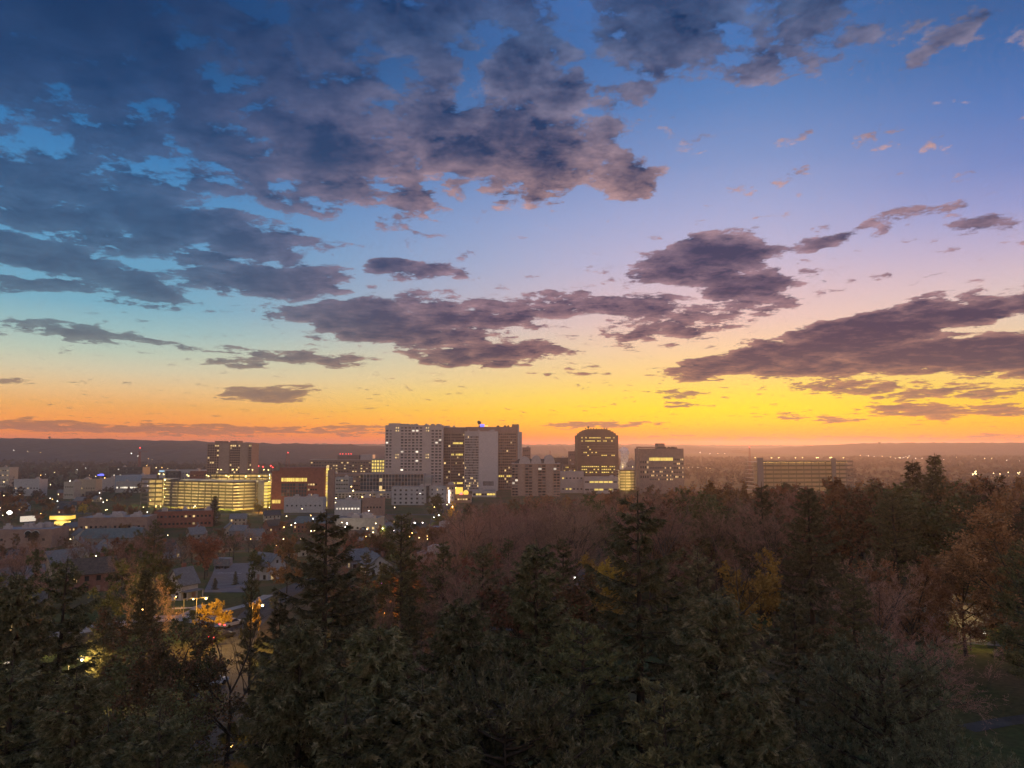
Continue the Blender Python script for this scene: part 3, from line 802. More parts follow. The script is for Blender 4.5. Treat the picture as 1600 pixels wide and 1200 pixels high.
# the long bright ramp, bent at its near corner
gY = 690
ptop = lambda py, Y: at(300, py, Y).z
g = -.3
ramp1 = ramp_building('parking_ramp', 'long curved yellow-lit parking ramp of nine open decks', [P2(260.5, 726), P2(313, 708), P2(366, 690), P2(401, 703)], 0, g, 9, ptop(754.5, 692) - g, 60, deck_lamps=10)
q0, q1 = P2(400, 704), P2(424, 716)
st = empty('stair_tower', (0, 0, g), 0, 'lit stair tower at the end of the curved parking ramp beside red brick building', 'stair tower')
Hs = ptop(748, 705) - g
m_ = (Vector((*q0, 0)) + Vector((*q1, 0))) / 2
st.location = (m_.x, m_.y + 6, g)
ws = q1[0] - q0[0] - 1.0
MB().box(-ws/2, ws/2 - 4.2, -5, 6, 0, Hs - 2).build('wall', M['concrete'], st)
for k in range(8):
    z = 1.5 + k * (Hs - 5) / 8
    wn_ = MB().box(ws/2 - 3.9, ws/2 - .6, -4.6, 5, z, z + 2.5).build('landing_window', M['lit_yellow'], st)
    MB().box(ws/2 - 4.15, ws/2, -5, 6, z - .9, z - .05).build('landing', M['concrete'], st)
x, g2, W, H = site(224, 257, 749.5, 740)
ramp2 = ramp_building('parking_ramp', 'short lit parking ramp block of six decks left of the curved ramp', [P2(224, 742), P2(257, 742)], 0, 0, 6, H - .4, 40, deck_lamps=2, post_every=8.0)
x, g2, W, H = site(322, 421, 741.5, 840)
ramp3 = ramp_building('parking_ramp', 'upper parking ramp with lamp posts behind the curved ramp below the brown tower', [P2(322, 850), P2(421, 838)], 0, 0, 8, H - .5, 40, deck_lamps=8, post_every=7.5)
x, g2, W, H = site(968, 994, 735.5, 1010)
ramp4 = ramp_building('parking_ramp', 'lit parking ramp squeezed between the round-topped tower and the framed building', [P2(968, 1012), P2(985, 1010), P2(995, 1016)], 0, 0, 7, H - .5, 36, deck_lamps=2, post_every=7)
x, g2, W, H = site(1183, 1331, 722, 900)
ramp5 = ramp_building('parking_ramp', 'dim concrete parking ramp with roof lamps standing above the autumn woods', [P2(1183, 895), P2(1278, 905), P2(1331, 915)], 0, 6, 7, H - 6.4, 50, lampk='ramp_dim', deck_lamps=10, post_every=10, spandrel=1.8)
for pa, pb in ((1183, 1192), (1306, 1312)):
    a, b_ = at(pa, 715, 892), at(pb, 715, 892)
    MB().box(a.x - ramp5.location.x, b_.x - ramp5.location.x, 891 - ramp5.location.y - (0 if pa < 1200 else -12), 894 - ramp5.location.y - (0 if pa < 1200 else -12), 0, a.z - 6 - (0 if pa < 1200 else 1)).build('stair_window', M['blind'], ramp5)

# --- red brick building with the lit band
Yb_ = 705
x, g, W, H = site(425, 507, 738, Yb_); D = 40
brk = empty('brick_building', (x, Yb_ + D / 2, g), 0, 'red brick building with a glowing window band and stepped glass front', 'building')
mb = MB(); core(mb, W, D, H)
z1, z0 = at(450, 746.8, Yb_).z - g, at(450, 752.4, Yb_).z - g
zb1, zb0 = at(450, 755.5, Yb_).z - g, at(450, 776, Yb_).z - g
za1, za0 = at(450, 781, Yb_).z - g, at(450, 786.5, Yb_).z - g
uL, uR = px2u(441, x, Yb_), px2u(481, x, Yb_)
zc_ = (zb1 + z0) / 2
facade(brk, mb, W, D, 'front', -W/2, uL, 0, zb0, spaced(px2u(427, x, Yb_), px2u(441, x, Yb_) - .3, 6), [(za0 + za1) / 2], 1.2, za1 - za0, lambda r, c: 'lit_yellow')
blank(mb, W, D, 'front', -W/2, uL, zb0, H)
blank(mb, W, D, 'front', uL, W/2, 0, zb0)
facade(brk, mb, W, D, 'front', uL, uR, zb0, zc_, spaced(uL, uR, 9), spaced(zb0 + .3, zc_ - .6, 4), (uR - uL) / 9 - .25, (zc_ - zb0) / 4 - .6, lambda r, c: 'glass_blue' if br.random() < .85 else 'blind')
facade(brk, mb, W, D, 'front', uL, uR, zc_, H, spaced(uL, uR, 14), [(z0 + z1) / 2], (uR - uL) / 14 - .2, z1 - z0, lambda r, c: 'lit_yellow')
facade(brk, mb, W, D, 'front', uR, W/2, zb0, H, spaced(uR + .6, px2u(497, x, Yb_), 4), [at(450, y, Yb_).z - g for y in (757, 765, 773)], 1.8, 1.6, lambda r, c: 'lit' if br.random() < .45 else 'glass')
close(mb, W, D, H, 'left', 'right', 'back')
mb.build('wall', M['red_brick'], brk)
o, p = roof(brk, W, D, H, M['gravel_roof'], 1.0); p.build('parapet', M['red_brick'], brk)
topbox(brk, x, Yb_, 433, 502, 731, H + .26, -D/2 + 8, D/2 - 2, M['red_brick'], 'upper_storey')
a, b_ = at(508.2, 727, Yb_), at(512.6, 727, Yb_)
sl = empty('lit_stairwell', ((a.x + b_.x) / 2, Yb_ + 6, g), 0, 'narrow glowing glass stairwell on the edge of the red brick building', 'stairwell')
hh = a.z - g; ww_ = b_.x - a.x
for k in range(16):
    MB().box(-ww_/2, ww_/2 * .3, -2, 2, k * hh / 16, (k + 1) * hh / 16 - .5).build('pane', M['lit_yellow' if k % 3 else 'lit'], sl)
MB().box(ww_/2 * .32, ww_/2 + 5, -2.3, 4, 0, hh - 5).build('wall', M['brown_brick'], sl)

# --- long dark building far behind with the lit glass cube
Yg = 1120
x, g, W, H = site(484, 581, 719, Yg); D = 30
lng = empty('long_building', (x, Yg + D / 2, g), 0, 'long dark building with rows of small lit windows left of the glass cube', 'building')
mb = MB(); core(mb, W, D, H)
facade(lng, mb, W, D, 'front', -W/2, W/2, 0, H, spaced(-W/2 + 1, W/2 - 1, 22), [H - z for z in (4, 8.5, 13, 17.5, 22)], 2.6, 1.7, lambda r, c: 'lit' if br.random() < .26 else ('blind' if br.random() < .3 else 'glass'))
close(mb, W, D, H, 'left', 'right', 'back'); mb.build('wall', M['tower_skin'], lng)
o, p = roof(lng, W, D, H, M['gravel_roof'], 1.0); p.build('parapet', M['grey_metal'], lng)
topbox(lng, x, Yg, 526, 560, 711.5, H + .26, -D/2 + 6, D/2 - 2, M['tower_skin'])
topbox(lng, x, Yg, 562, 581, 710.5, H + .26, -D/2 + 6, D/2 - 2, M['grey_metal'])
for k, pxx in enumerate((530, 534, 539, 543, 547)):
    q = at(pxx, 709.3, Yg); MB().ball((q.x - x, -D/2 + 7, q.z - g), .55).build('beacon', M['lamp_red'], lng)
Yq = 1040
x, g, W, H = site(580.5, 601, 717.5, Yq); D = 18
cub = empty('glass_cube_building', (x, Yq + D / 2, g), 0, 'glowing yellow glass cube building beside the pale slab', 'building')
mb = MB(); core(mb, W, D, H)
facade(cub, mb, W, D, 'front', -W/2, W/2, 0, H, spaced(-W/2, W/2, 5), [H - z for z in (3, 7.6, 12.2, 16.8)], 2.5, 3.0, lambda r, c: 'lit_yellow')
close(mb, W, D, H, 'left', 'right', 'back'); mb.build('wall', M['concrete'], cub)
o, p = roof(cub, W, D, H, M['gravel_roof'], .8); p.build('parapet', M['concrete'], cub)

def plain_block(name, label, px0, px1, py, Y, D, mat, nc, nrw, ww, wh, p_lit, rmat='gravel_roof', lit='lit', par=.8, rz=0, units=1, dark='glass', base=0, cat='building'):
    x, g, W, H = site(px0, px1, py, Y)
    root = empty(name, (x, Y + D / 2, g), R(rz), label, cat)
    mb = MB(); core(mb, W, D, H)
    top_rows = spaced(base + .6, H - .6, nrw) if nrw else []
    facade(root, mb, W, D, 'front', -W/2, W/2, 0, H, spaced(-W/2 + .8, W/2 - .8, nc), top_rows, ww, wh, chooser(br, dark, p_lit, lit, .12))
    ns = max(1, int(nc * D / W * .6))
    for f in ('left', 'right'):
        facade(root, mb, W, D, f, -D/2 + REC, D/2 - REC, 0, H, spaced(-D/2 + 1.2, D/2 - 1.2, ns) if rz else [], top_rows if rz else [], ww, wh, chooser(br, dark, p_lit, lit, .12))
    close(mb, W, D, H, 'back'); mb.build('wall', M[mat], root)
    o, p = roof(root, W, D, H, M[rmat], par); p.build('parapet', M[mat], root)
    if units: air_units(root, W, D, H, units, br)
    return root, W, D, H
plain_block('office_block', 'dim low office block in front of the long dark building', 512, 566, 741, 980, 30, 'brown_brick', 12, 4, 2.6, 1.7, .16)
plain_block('office_block', 'squat dark office block with pale bays above the lit street', 520, 545, 747, 930, 24, 'concrete', 6, 4, 2.2, 1.8, .08)
plain_block('street_block', 'low concrete block with amber street lamps in front of the podium', 522, 610, 770, 860, 24, 'concrete', 16, 2, 2.6, 1.8, .1)
# white housing block and neighbours
plain_block('apartment_block', 'white four-storey apartment block with small square windows', 612, 666, 762, 760, 16, 'white_wall', 6, 4, 2.2, 2.0, .04, 'dark_shingle')
plain_block('apartment_block', 'narrow dark stair block joining the white apartment blocks', 666.2, 669.8, 760.5, 758, 16, 'dark_metal', 1, 4, 1.0, 1.6, 0)
plain_block('apartment_block', 'shorter white apartment block with few windows right of the stair block', 670, 697, 761, 764, 14, 'white_wall', 3, 4, 1.5, 1.8, .05, 'dark_shingle')
plain_block('apartment_block', 'corner apartment block with a bright vertical sign light', 697.4, 710, 758.5, 762, 14, 'tan_brick', 3, 4, 1.6, 2.0, .1)
q = at(701.8, 775, 761.4)
vs = empty('sign_tube', (q.x, 761.3, q.z - 7), 0, 'bright white vertical light tube on the corner apartment block', 'light')
MB().box(-.35, .35, -.35, .35, 0, 13).build('tube', M['lamp_white'], vs)
MB().box(-.6, .6, .36, .6, 1, 12).build('backing', M['steel'], vs)
# festive lit entrance to the right of it
q = at(717, 772, 800)
ent = empty('lit_marquee', (q.x, 800, tz(q.x, 800) - .2), 0, 'golden and red illuminated marquee at the foot of the glazed tower', 'marquee')
hq = at(717, 761, 800).z - ent.location.z
MB().box(-5, 5, -4, 4, 0, hq * .55).build('base', M['concrete'], ent)
MB().box(-4.6, 4.6, -4.6, -4.1, hq * .56, hq).build('sign_face', M['canopy_glow'], ent)
MB().box(-4.8, 4.8, -4.0, 4, hq * .56, hq + .4).build('housing', M['dark_metal'], ent)
MB().box(1.5, 4.2, -4.9, -4.62, hq * .5, hq * .66).build('red_panel', M['lamp_red'], ent)
q = at(728, 770, 795)
gl = empty('glowing_dome_tent', (q.x, 795, tz(q.x, 795) - .2), 0, 'small round yellow glowing tent beside the illuminated marquee', 'tent')
MB().ball((0, 0, q.z - gl.location.z), 3.0, 14, 8).build('cover', M['canopy_glow'], gl)
MB().tube((0, 0, 0), (0, 0, q.z - gl.location.z), .5, .5, 8).build('post', M['steel'], gl)
plain_block('low_building', 'low flat building under the marquee with a pink lit base', 709, 736, 774, 790, 18, 'tan_brick', 6, 1, 2.0, 1.6, .3)
plain_block('low_building', 'low dark hall with bright open front between tower foot and woods', 738, 775, 767.5, 880, 24, 'grey_metal', 8, 1, 3, 2.2, .5, lit='lit_yellow')
# condominium with vaulted roofs
Yk = 900
x, g, W, H = site(799.5, 875, 725, Yk); D = 26
con = empty('condominium', (x, Yk + D / 2, g), 0, 'tan brick condominium with barrel-vaulted roofs and balcony bays', 'building')
mb = MB(); core(mb, W, D, H)
mt = MB()
bays = [(799.5, 809.8, 1), (809.8, 820, 0), (820, 832, 1), (832, 840, 0), (840, 853, 1), (853, 864, 0), (864, 875, 1)]
rwk = spaced(.5, H - .8, 11)
for a, b_, wn_ in bays:
    u0, u1 = px2u(a, x, Yk), px2u(b_, x, Yk)
    if wn_:
        facade(con, mb, W, D, 'front', u0, u1, 0, H, spaced(u0 + .4, u1 - .4, 2), rwk, (u1 - u0) / 2 - 1.2, H / 11 * .62, lambda r, c: 'lit_white' if br.random() < .05 else ('blind' if br.random() < .45 else 'glass'))
        for r in rwk:
            MB().box(u0 + .3, u1 - .3, -D/2 - 1.2, -D/2 - .01, r - H / 22 - .1, r - H / 22 + .15).build('balcony', M['grey_metal'], con)
        MB().box(u0 - .3, u0 + .2, -D/2 - 1.3, -D/2 - .01, 0, H + 1).build('pilaster', M['tan_brick'], con)
    else:
        fx, _ = face_xf('front', W, D); fbox(mt, fx, u0, u1, -.5, REC, 0, H)
mt.build('brick_bay', M['tan_brick'], con)
close(mb, W, D, H, 'left', 'right', 'back'); mb.build('wall', M['brown_brick'], con)
rf = MB().box(-W/2 - .4, W/2 + .4, -D/2 - 1.2, D/2 + .4, H + .002, H + .9); rfo = rf.build('roof', M['grey_metal'], con)
for pa, pb, py in ((811, 829, 713.5), (830, 846, 711.5), (850, 867, 710.5)):
    a, b_ = at(pa, py, Yk), at(pb, py, Yk); hw = (b_.x - a.x) / 2; cx_ = (a.x + b_.x) / 2 - x; hh = a.z - g - H - .9
    MB().slab_xz([(cx_ + hw * math.cos(math.pi * i / 14), H + .91 + hh * math.sin(math.pi * i / 14)) for i in range(15)][::-1], -D/2 + 1, D/2 - 2).build('vault', M['grey_metal'], rfo)
MB().slab_xz([(-W/2 + 3, H + .905), (W/2 - 3, H + .905), (W/2 - 9, H + 6), (-W/2 + 9, H + 6)], -D/2 + 2.5, D/2 - 3).build('mansard', M['dark_shingle'], rfo)

# --- round-shouldered tower
Yr = 1100
x, g, W, H = site(902, 966, 680, Yr); D = 44
rtw = empty('round_topped_tower', (x, Yr + D / 2, g), 0, 'dark brown office tower with rounded stepped crown and lit strips', 'building')
mb = MB(); core(mb, W, D, H)
za = lambda py: at(930, py, Yr).z - g
rws = sorted(za(y) for y in (684, 689, 694, 698.3, 702.5, 707, 711.5, 729, 733.5, 738, 742.5, 748, 753))
ua, ub = px2u(908, x, Yr), px2u(961, x, Yr)
def pickR(r, c):
    k = len(rws) - 1 - r
    p_ = {0: .8, 1: .55, 2: .12, 3: .15, 4: .2, 5: .18, 6: .45, 7: .9, 8: .8, 9: .3, 10: .1}.get(k, .1)
    return 'lit_yellow' if br.random() < p_ else 'glass_bronze'
facade(rtw, mb, W, D, 'front', -W/2, ua, 0, H, [], [], 1, 1, None)
facade(rtw, mb, W, D, 'front', ua, ub, 0, H, spaced(ua, ub, 17), rws, (ub - ua) / 17 - .9, 1.5, pickR)
facade(rtw, mb, W, D, 'front', ub, W/2, 0, H, [], [], 1, 1, None)
close(mb, W, D, H, 'left', 'right', 'back'); mb.build('wall', M['tower_dark'], rtw)
cr = [(902.8, 680.2), (905.2, 680.2), (905.2, 676.6), (908.5, 676.6), (908.5, 674), (913, 674), (913, 671.8), (918, 671.8), (918, 670.4), (950, 670.4), (950, 671.8), (955, 671.8), (955, 674), (959.5, 674), (959.5, 676.6), (963, 676.6), (963, 680.2)]
out = [(px2u(p_, x, Yr), za(q_) + .02) for p_, q_ in cr]
out = out[1:]
MB().slab_xz([(px2u(905.2, x, Yr), H + .01), (px2u(963, x, Yr), H + .01)] + out[::-1][1:], -D/2 + 3, D/2 - 3).build('crown', M['tower_dark'], rtw)
for k in range(9):
    u = px2u(916 + k * 4.2, x, Yr); MB().box(u - .7, u + .7, -D/2 + 6, -D/2 + 9, za(670.4) + .03, za(670.4) + br.uniform(.8, 2)).build('air_unit', M['dark_metal'], rtw)
u = px2u(922, x, Yr)
zz_ = za(670.4)
MB().tube((u, 0, zz_), (u, 0, zz_ + 2.2), .3, .25, 6).build('mast', M['steel'], rtw)
MB().ball((u, 0, zz_ + 3.6), 1.7, 10, 6).build('radome', M['dark_metal'], rtw)

plain_block('pale_block', 'pale windowless-topped block at the foot of the round-topped tower', 876, 912, 738, 960, 30, 'stone', 6, 2, 2.4, 1.8, .25, lit='lit_yellow', base=-2)
plain_block('pale_block', 'pale parking block with glowing bands under the round-topped tower', 912.5, 966, 746.5, 950, 30, 'stone', 7, 2, 5.2, 2.2, .75, lit='lit_yellow')
plain_block('low_building', 'dark block with lit strip windows left of the round-topped tower', 880, 902.5, 727, 1150, 24, 'tower_skin', 8, 6, 1.8, 1.6, .28, lit='lit_yellow')
plain_block('low_building', 'small brown twin-stack block next to the round-topped tower', 889, 902, 706, 1200, 18, 'brown_brick', 4, 6, 1.4, 1.4, .12)
plain_block('low_building', 'brown block stepping down right of the pale fins', 816.4, 829, 700, 1120, 20, 'brown_brick', 4, 8, 1.6, 1.6, .12)
plain_block('low_building', 'flat dark hall behind the vaulted condominium', 862, 906, 716, 1260, 26, 'dark_metal', 10, 3, 2, 1.4, .06)
plain_block('low_building', 'grey hall behind the small lit parking ramp', 976, 996, 722, 1180, 26, 'grey_metal', 5, 3, 2, 1.4, .05)
# framed building on the right
Yf = 940
x, g, W, H = site(998.5, 1068, 702, Yf); D = 34
frb = empty('framed_building', (x, Yf + D / 2, g), 0, 'grey building with glowing strip window and tall open corner frame', 'building')
mb = MB(); core(mb, W, D, H)
zf = lambda py: at(1030, py, Yf).z - g
facade(frb, mb, W, D, 'front', -W/2, px2u(1014, x, Yf), 0, H, spaced(-W/2 + .8, px2u(1014, x, Yf) - .5, 4), [zf(y) for y in (745, 737.5, 730, 722)], 1.9, 3.2, lambda r, c: 'lit' if br.random() < .3 else 'glass')
uA, uB = px2u(1014, x, Yf), px2u(1051, x, Yf)
facade(frb, mb, W, D, 'front', uA, uB, 0, zf(726), spaced(uA, uB, 14), [zf(y) for y in (749, 743, 737, 731)], 1.6, 2.0, lambda r, c: 'lit' if br.random() < .26 else 'glass_blue')
facade(frb, mb, W, D, 'front', uA, uB, zf(726), H, spaced(uA, uB, 18), [zf(717.5)], (uB - uA) / 18 - .25, zf(715.2) - zf(720), lambda r, c: 'lit_yellow')
facade(frb, mb, W, D, 'front', uB, W/2, 0, H, spaced(uB + .4, W/2 - .4, 6), [zf(y) for y in (745, 738, 731, 724.5, 718)], 1.7, 2.2, lambda r, c: 'lit' if br.random() < .38 else 'glass')
close(mb, W, D, H, 'left', 'right', 'back'); mb.build('wall', M['brown_panel'], frb)
o, p = roof(frb, W, D, H, M['gravel_roof'], .9); p.build('parapet', M['brown_panel'], frb)
air_units(frb, W, D, H, 5, br, 'dark_metal')
topbox(frb, x, Yf, 1030, 1040, 692.8, H + .3, -D/2 + 6, D/2 - 6, M['brown_brick'])
topbox(frb, x, Yf, 1027, 1042, 698, H + .28, -D/2 + 4, -D/2 + 5.9, M['dark_metal'], 'screen')
u0, u1 = px2u(994, x, Yf), px2u(1026.5, x, Yf)
MB().box(u0, u0 + 1.8, -D/2 - 2, -D/2 - .2, 0, zf(698)).build('frame_post', M['brown_brick'], frb)
MB().box(u0 + 1.81, u1, -D/2 - 2, -D/2 - .2, zf(700), zf(698)).build('frame_beam', M['brown_brick'], frb)
for k in range(14):
    z = 2 + k * 3.2
    if z < zf(701): MB().box(u0 + 1.82, u0 + 3.4, -D/2 - 1.6, -D/2 - .6, z, z + .35).build('frame_rung', M['brown_brick'], frb)
# rectangle block far right with dotted lights
plain_block('long_building', 'long low lit-window building at the far edge of the woods', 1519, 1592, 741.5, 1300, 30, 'dark_metal', 26, 3, 1.5, 1.3, .5)
# left part of the valley
plain_block('arena', 'pale blue-grey arena hall with a bright glazed foot', 180, 222, 744, 980, 40, 'blue_wall', 14, 0, 2, 2, 0, 'white_roof')
plain_block('arena_foyer', 'low lit foyer in front of the pale arena hall', 181, 219, 753.4, 968, 10, 'concrete', 12, 1, 2.4, 2.0, .9, lit='lit_white')
plain_block('arena_annex', 'lower grey annex on the left of the arena hall', 156, 180, 748.5, 985, 34, 'grey_metal', 6, 0, 2, 2, 0)
plain_block('unfinished_block', 'unfinished dark framed block under the red tower crane', 170, 223, 730.5, 1250, 26, 'dark_metal', 16, 5, 2.4, 1.8, .1, lit='lit_white')
plain_block('clinic_annex', 'white block with black end bay and pale blue sign', 249, 320, 735, 1150, 24, 'white_wall', 16, 3, 2.2, 1.6, .03, 'white_roof')
plain_block('clinic_annex', 'black end bay of glass in front of the white block', 258.5, 279, 737, 1138, 8, 'dark_metal', 5, 4, 2.6, 2.2, .0)
plain_block('brick_store', 'dark red brick store behind the short parking ramp', 297, 324, 737, 1120, 10, 'red_brick', 6, 2, 1.6, 1.4, .05)
q = at(253, 735.5, 1148)
sg = empty('lit_sign', (q.x, 1147.5, q.z - 1.2), 0, 'pale blue lit sign along the white block roof edge', 'sign')
MB().box(-4.2, 4.2, -.3, .3, 0, 1.4).build('face', M['lamp_cyan'], sg)
MB().box(-4.3, 4.3, .31, .9, -.1, 1.5).build('case', M['steel'], sg)
q = at(157.5, 741, 1030)
sg = empty('lit_sign', (q.x, 1030, q.z - 2), 0, 'blue glowing roof sign left of the arena', 'sign')
MB().box(-4.5, 4.5, -.4, .4, 0, 1.6).box(-1.5, 3.5, -.4, .4, 1.61, 2.6).build('face', M['lamp_blue'], sg)
MB().box(-.3, .3, .41, .8, -(q.z - 2) + tz(q.x, 1030), 1.5).build('post', M['steel'], sg)
plain_block('roadside_block', 'pale block with lit side windows at the left edge of the valley', -12, 15, 731, 1100, 20, 'cream_wall', 7, 4, 2.0, 1.6, .35)
plain_block('roadside_store', 'long pale roadside store with one bright lamp', 22, 62, 750, 900, 16, 'white_wall', 8, 1, 2, 1.4, .2, 'white_roof')
plain_block('roadside_store', 'small pale store with a lit corner below the road', 100, 116, 754, 850, 14, 'cream_wall', 4, 2, 1.8, 1.2, .25, 'white_roof')
plain_block('roadside_store', 'low wide store on the road bend', 118, 150, 750, 900, 14, 'tan_wall', 8, 1, 1.8, 1.2, .3, 'white_roof')

# ------------------------------------------------------------------ streets
hr = random.Random(23)
main_street = [ground_at(*p)[:2] for p in ((352, 1190), (345, 1090), (356, 1030), (376, 985), (412, 948), (470, 915), (520, 893))]
strip('street', main_street, 6.5, M['asphalt'], .05)
cross_street = [ground_at(*p)[:2] for p in ((20, 1000), (130, 985), (235, 968), (300, 966), (362, 975))]
strip('street', cross_street, 7.0, M['pavement'], .06)
strip('pavement', [ground_at(*p)[:2] for p in ((318, 962), (350, 955), (390, 945), (420, 930))], 2.6, M['pavement'], .07)
strip('pavement', [ground_at(*p)[:2] for p in ((262, 952), (300, 950), (316, 946))], 1.6, M['pavement'], .07)
strip('pavement', [ground_at(*p)[:2] for p in ((285, 962), (306, 952), (318, 945))], 1.8, M['pavement'], .075)
patch('parking_lot', [ground_at(*p) for p in ((318, 926), (384, 926), (392, 880), (338, 880))], M['lot'], .06)
for y_ in (889, 895.5):
    strip('parking_line', [ground_at(*p)[:2] for p in ((340, y_), (386, y_ + .5))], .5, M['paint'], .066)
patch('street', [(-420, 655), (120, 640), (120, 652), (-420, 667)], M['asphalt'], .05, 30)
patch('street', [(-560, 1080), (300, 1080), (300, 1100), (-560, 1100)], M['asphalt'], .05, 10)
patch('street', [(-60, 480), (-48, 480), (-85, 1080), (-99, 1080)], M['asphalt'], .055, 20)
strip('street', [(-330, 250), (-330, 640)], 8, M['asphalt'], .05)
strip('street', [(-205, 300), (-180, 640)], 8, M['asphalt'], .05)
strip('street', [(-320, 395), (-60, 395), (40, 470)], 7, M['asphalt'], .058)
strip('street', [ground_at(*p)[:2] for p in ((780, 985), (850, 930), (893, 905), (905, 890))], 7, M['lot'], .05)
strip('path', [ground_at(*p)[:2] for p in ((1510, 1140), (1570, 1128), (1700, 1112))], 2.2, M['asphalt'], .05)
strip('street', [ground_at(*p)[:2] for p in ((1470, 1000), (1520, 1003), (1560, 1006))], 4, M['lot'], .05)
patch('lawn', [ground_at(*p) for p in ((236, 958), (318, 944), (330, 932), (262, 940))], blotch('mown_grass', (.045,.07,.02), (.09,.11,.035), .6), .04)

# ------------------------------------------------------------------ houses and low buildings
def house(px, py, w, d, h, rz, wall, roofm, label, lit=0.2, rise=None, chim=True, porch=False, name='house', group=None, y_world=None):
    if y_world: p = at(px, 700, y_world); p.z = tz(p.x, p.y)
    else: p = ground_at(px, py)
    root = empty(name, (p.x, p.y, p.z - .3), R(rz), label, 'house' if name == 'house' else 'building', group)
    rise = rise or d * .42
    MB().poly([(-w/2,-d/2,0),(w/2,-d/2,0),(w/2,d/2,0),(-w/2,d/2,0),(-w/2,-d/2,h),(w/2,-d/2,h),(w/2,d/2,h),(-w/2,d/2,h),(-w/2,0,h+rise),(w/2,0,h+rise)],
              [(0,1,5,4),(2,3,7,6),(1,2,6,9,5),(3,0,4,8,7),(4,5,9,8),(6,7,8,9)]).build('wall', M[wall], root)
    ov, th = .45, .22; s = rise / (d / 2)
    rm = MB()
    for sg in (-1, 1):
        yo, yi = sg * (d / 2 + ov), 0
        zo, zi = h - ov * s + .06, h + rise + .06
        pts = [(-w/2-ov, yo, zo), (w/2+ov, yo, zo), (w/2+ov, yi, zi), (-w/2-ov, yi, zi)]
        up = [(a, b, c + th) for a, b, c in pts]
        fc = [(0,1,2,3),(7,6,5,4),(0,4,5,1),(1,5,6,2),(3,7,4,0)]
        rm.poly(pts + up, fc if sg > 0 else fc)
    ro = rm.build('roof', M[roofm], root)
    if chim: MB().box(w * .22 - .4, w * .22 + .4, d * .12, d * .12 + .7, h + rise * .4, h + rise + 1.1).build('chimney', M['brick_wall'], ro)
    nf = max(2, int(w / 2.6))
    for fl in range(max(1, int(h / 2.7))):
        for i, u in enumerate(spaced(-w/2, w/2, nf)):
            if fl == 0 and i == nf // 2:
                MB().box(u - .5, u + .5, -d/2 - .08, -d/2 - .002, .2, 2.3).build('door', M['brown_brick'], root); continue
            k = 'lit' if hr.random() < lit else 'glass'
            link('window', pane_mesh(k), root, (u, -d/2 - .04, 1.6 + fl * 2.7), (0, 0, 0), (1.0, .1, 1.3))
    for sx in (-1, 1):
        for i, u in enumerate(spaced(-d/2, d/2, 2)):
            k = 'lit' if hr.random() < lit else 'glass'
            link('window', pane_mesh(k), root, (sx * (w/2 + .04), u, 1.6), (0, 0, R(90)), (.9, .1, 1.3))
        link('window', pane_mesh('glass'), root, (sx * (w/2 + .04), 0, h + rise * .3), (0, 0, R(90)), (.7, .1, .9))
    if porch:
        MB().box(-w/2, w/2, -d/2 - 2.2, -d/2 - .05, 2.5, 2.7).build('porch_roof', M[roofm], root)
        for u in (-w/2 + .2, w/2 - .2): MB().box(u - .1, u + .1, -d/2 - 2.1, -d/2 - 1.9, 0, 2.49).build('porch_post', M['white_wall'], root)
    return root
white_house = house(284, 936, 4.6, 5.2, 4.2, 62, 'white_wall', 'grey_shingle', 'tall white gabled house with lit porch beside the lamp-lit street', .35, 3.2, porch=True)
house(570, 886, 12, 9, 3.6, 24, 'grey_wall', 'grey_shingle', 'house with pale grey roof between the two dark conifers', .3, 3.0, porch=True)
house(588, 897, 9, 8, 3.4, -66, 'white_wall', 'grey_shingle', 'white gabled house partly hidden below the tall dark pine', .4, 3.0)
house(42, 880, 13, 10, 3.5, 12, 'grey_wall', 'dark_shingle', 'house with large blue-grey roof behind the narrow dark conifer', .1, 4.0)
house(262, 872, 9, 8, 4.5, -20, 'blue_wall', 'dark_shingle', 'blue-grey house right of the layered dark pine', .3, 3.4)
house(350, 862, 8, 7, 3.2, 30, 'tan_wall', 'brown_shingle', 'small tan house with glowing front above the parked trailer', .7, 2.8)
house(8, 1008, 11, 9, 5.4, 30, 'brick_wall', 'dark_shingle', 'brick house with lit side door at the left edge of the woods', .15, 3.4)
house(375, 838, 11, 9, 4.4, -8, 'grey_wall', 'grey_shingle', 'grey-roofed house in bare trees under the curved parking ramp', .2, 3.2)
house(458, 870, 10, 8, 4.2, 40, 'cream_wall', 'brown_shingle', 'cream house behind the tall dark spruce', .3, 3.2)
house(418, 905, 8, 7, 5.0, -30, 'white_wall', 'grey_shingle', 'white house corner behind the drooping pine by the street', .3, 3.0)
house(875, 962, 9, 8, 3.2, 35, 'grey_wall', 'grey_shingle', 'grey-roofed house glimpsed through the spruces by the lane', .1, 2.6)
WALLS = [('white_wall', 'white'), ('cream_wall', 'cream'), ('grey_wall', 'grey'), ('blue_wall', 'blue-grey'), ('tan_wall', 'tan'), ('brick_wall', 'brick')]
ROOFS = [('dark_shingle', 'charcoal'), ('brown_shingle', 'brown'), ('grey_shingle', 'pale grey')]
spots = []
hzones = [((20, 175), (778, 802), 'in the valley left of the short parking ramp'), ((60, 240), (826, 872), 'among bare trees below the green gabled roof'), ((300, 470), (812, 850), 'among bare trees under the curved parking ramp'),
          ((480, 620), (824, 850), 'below the dormered building'), ((0, 150), (884, 930), 'behind the dark conifers near the left edge'), ((640, 720), (815, 850), 'below the white apartment blocks'), ((0, 230), (762, 776), 'in the far valley by the arena')]
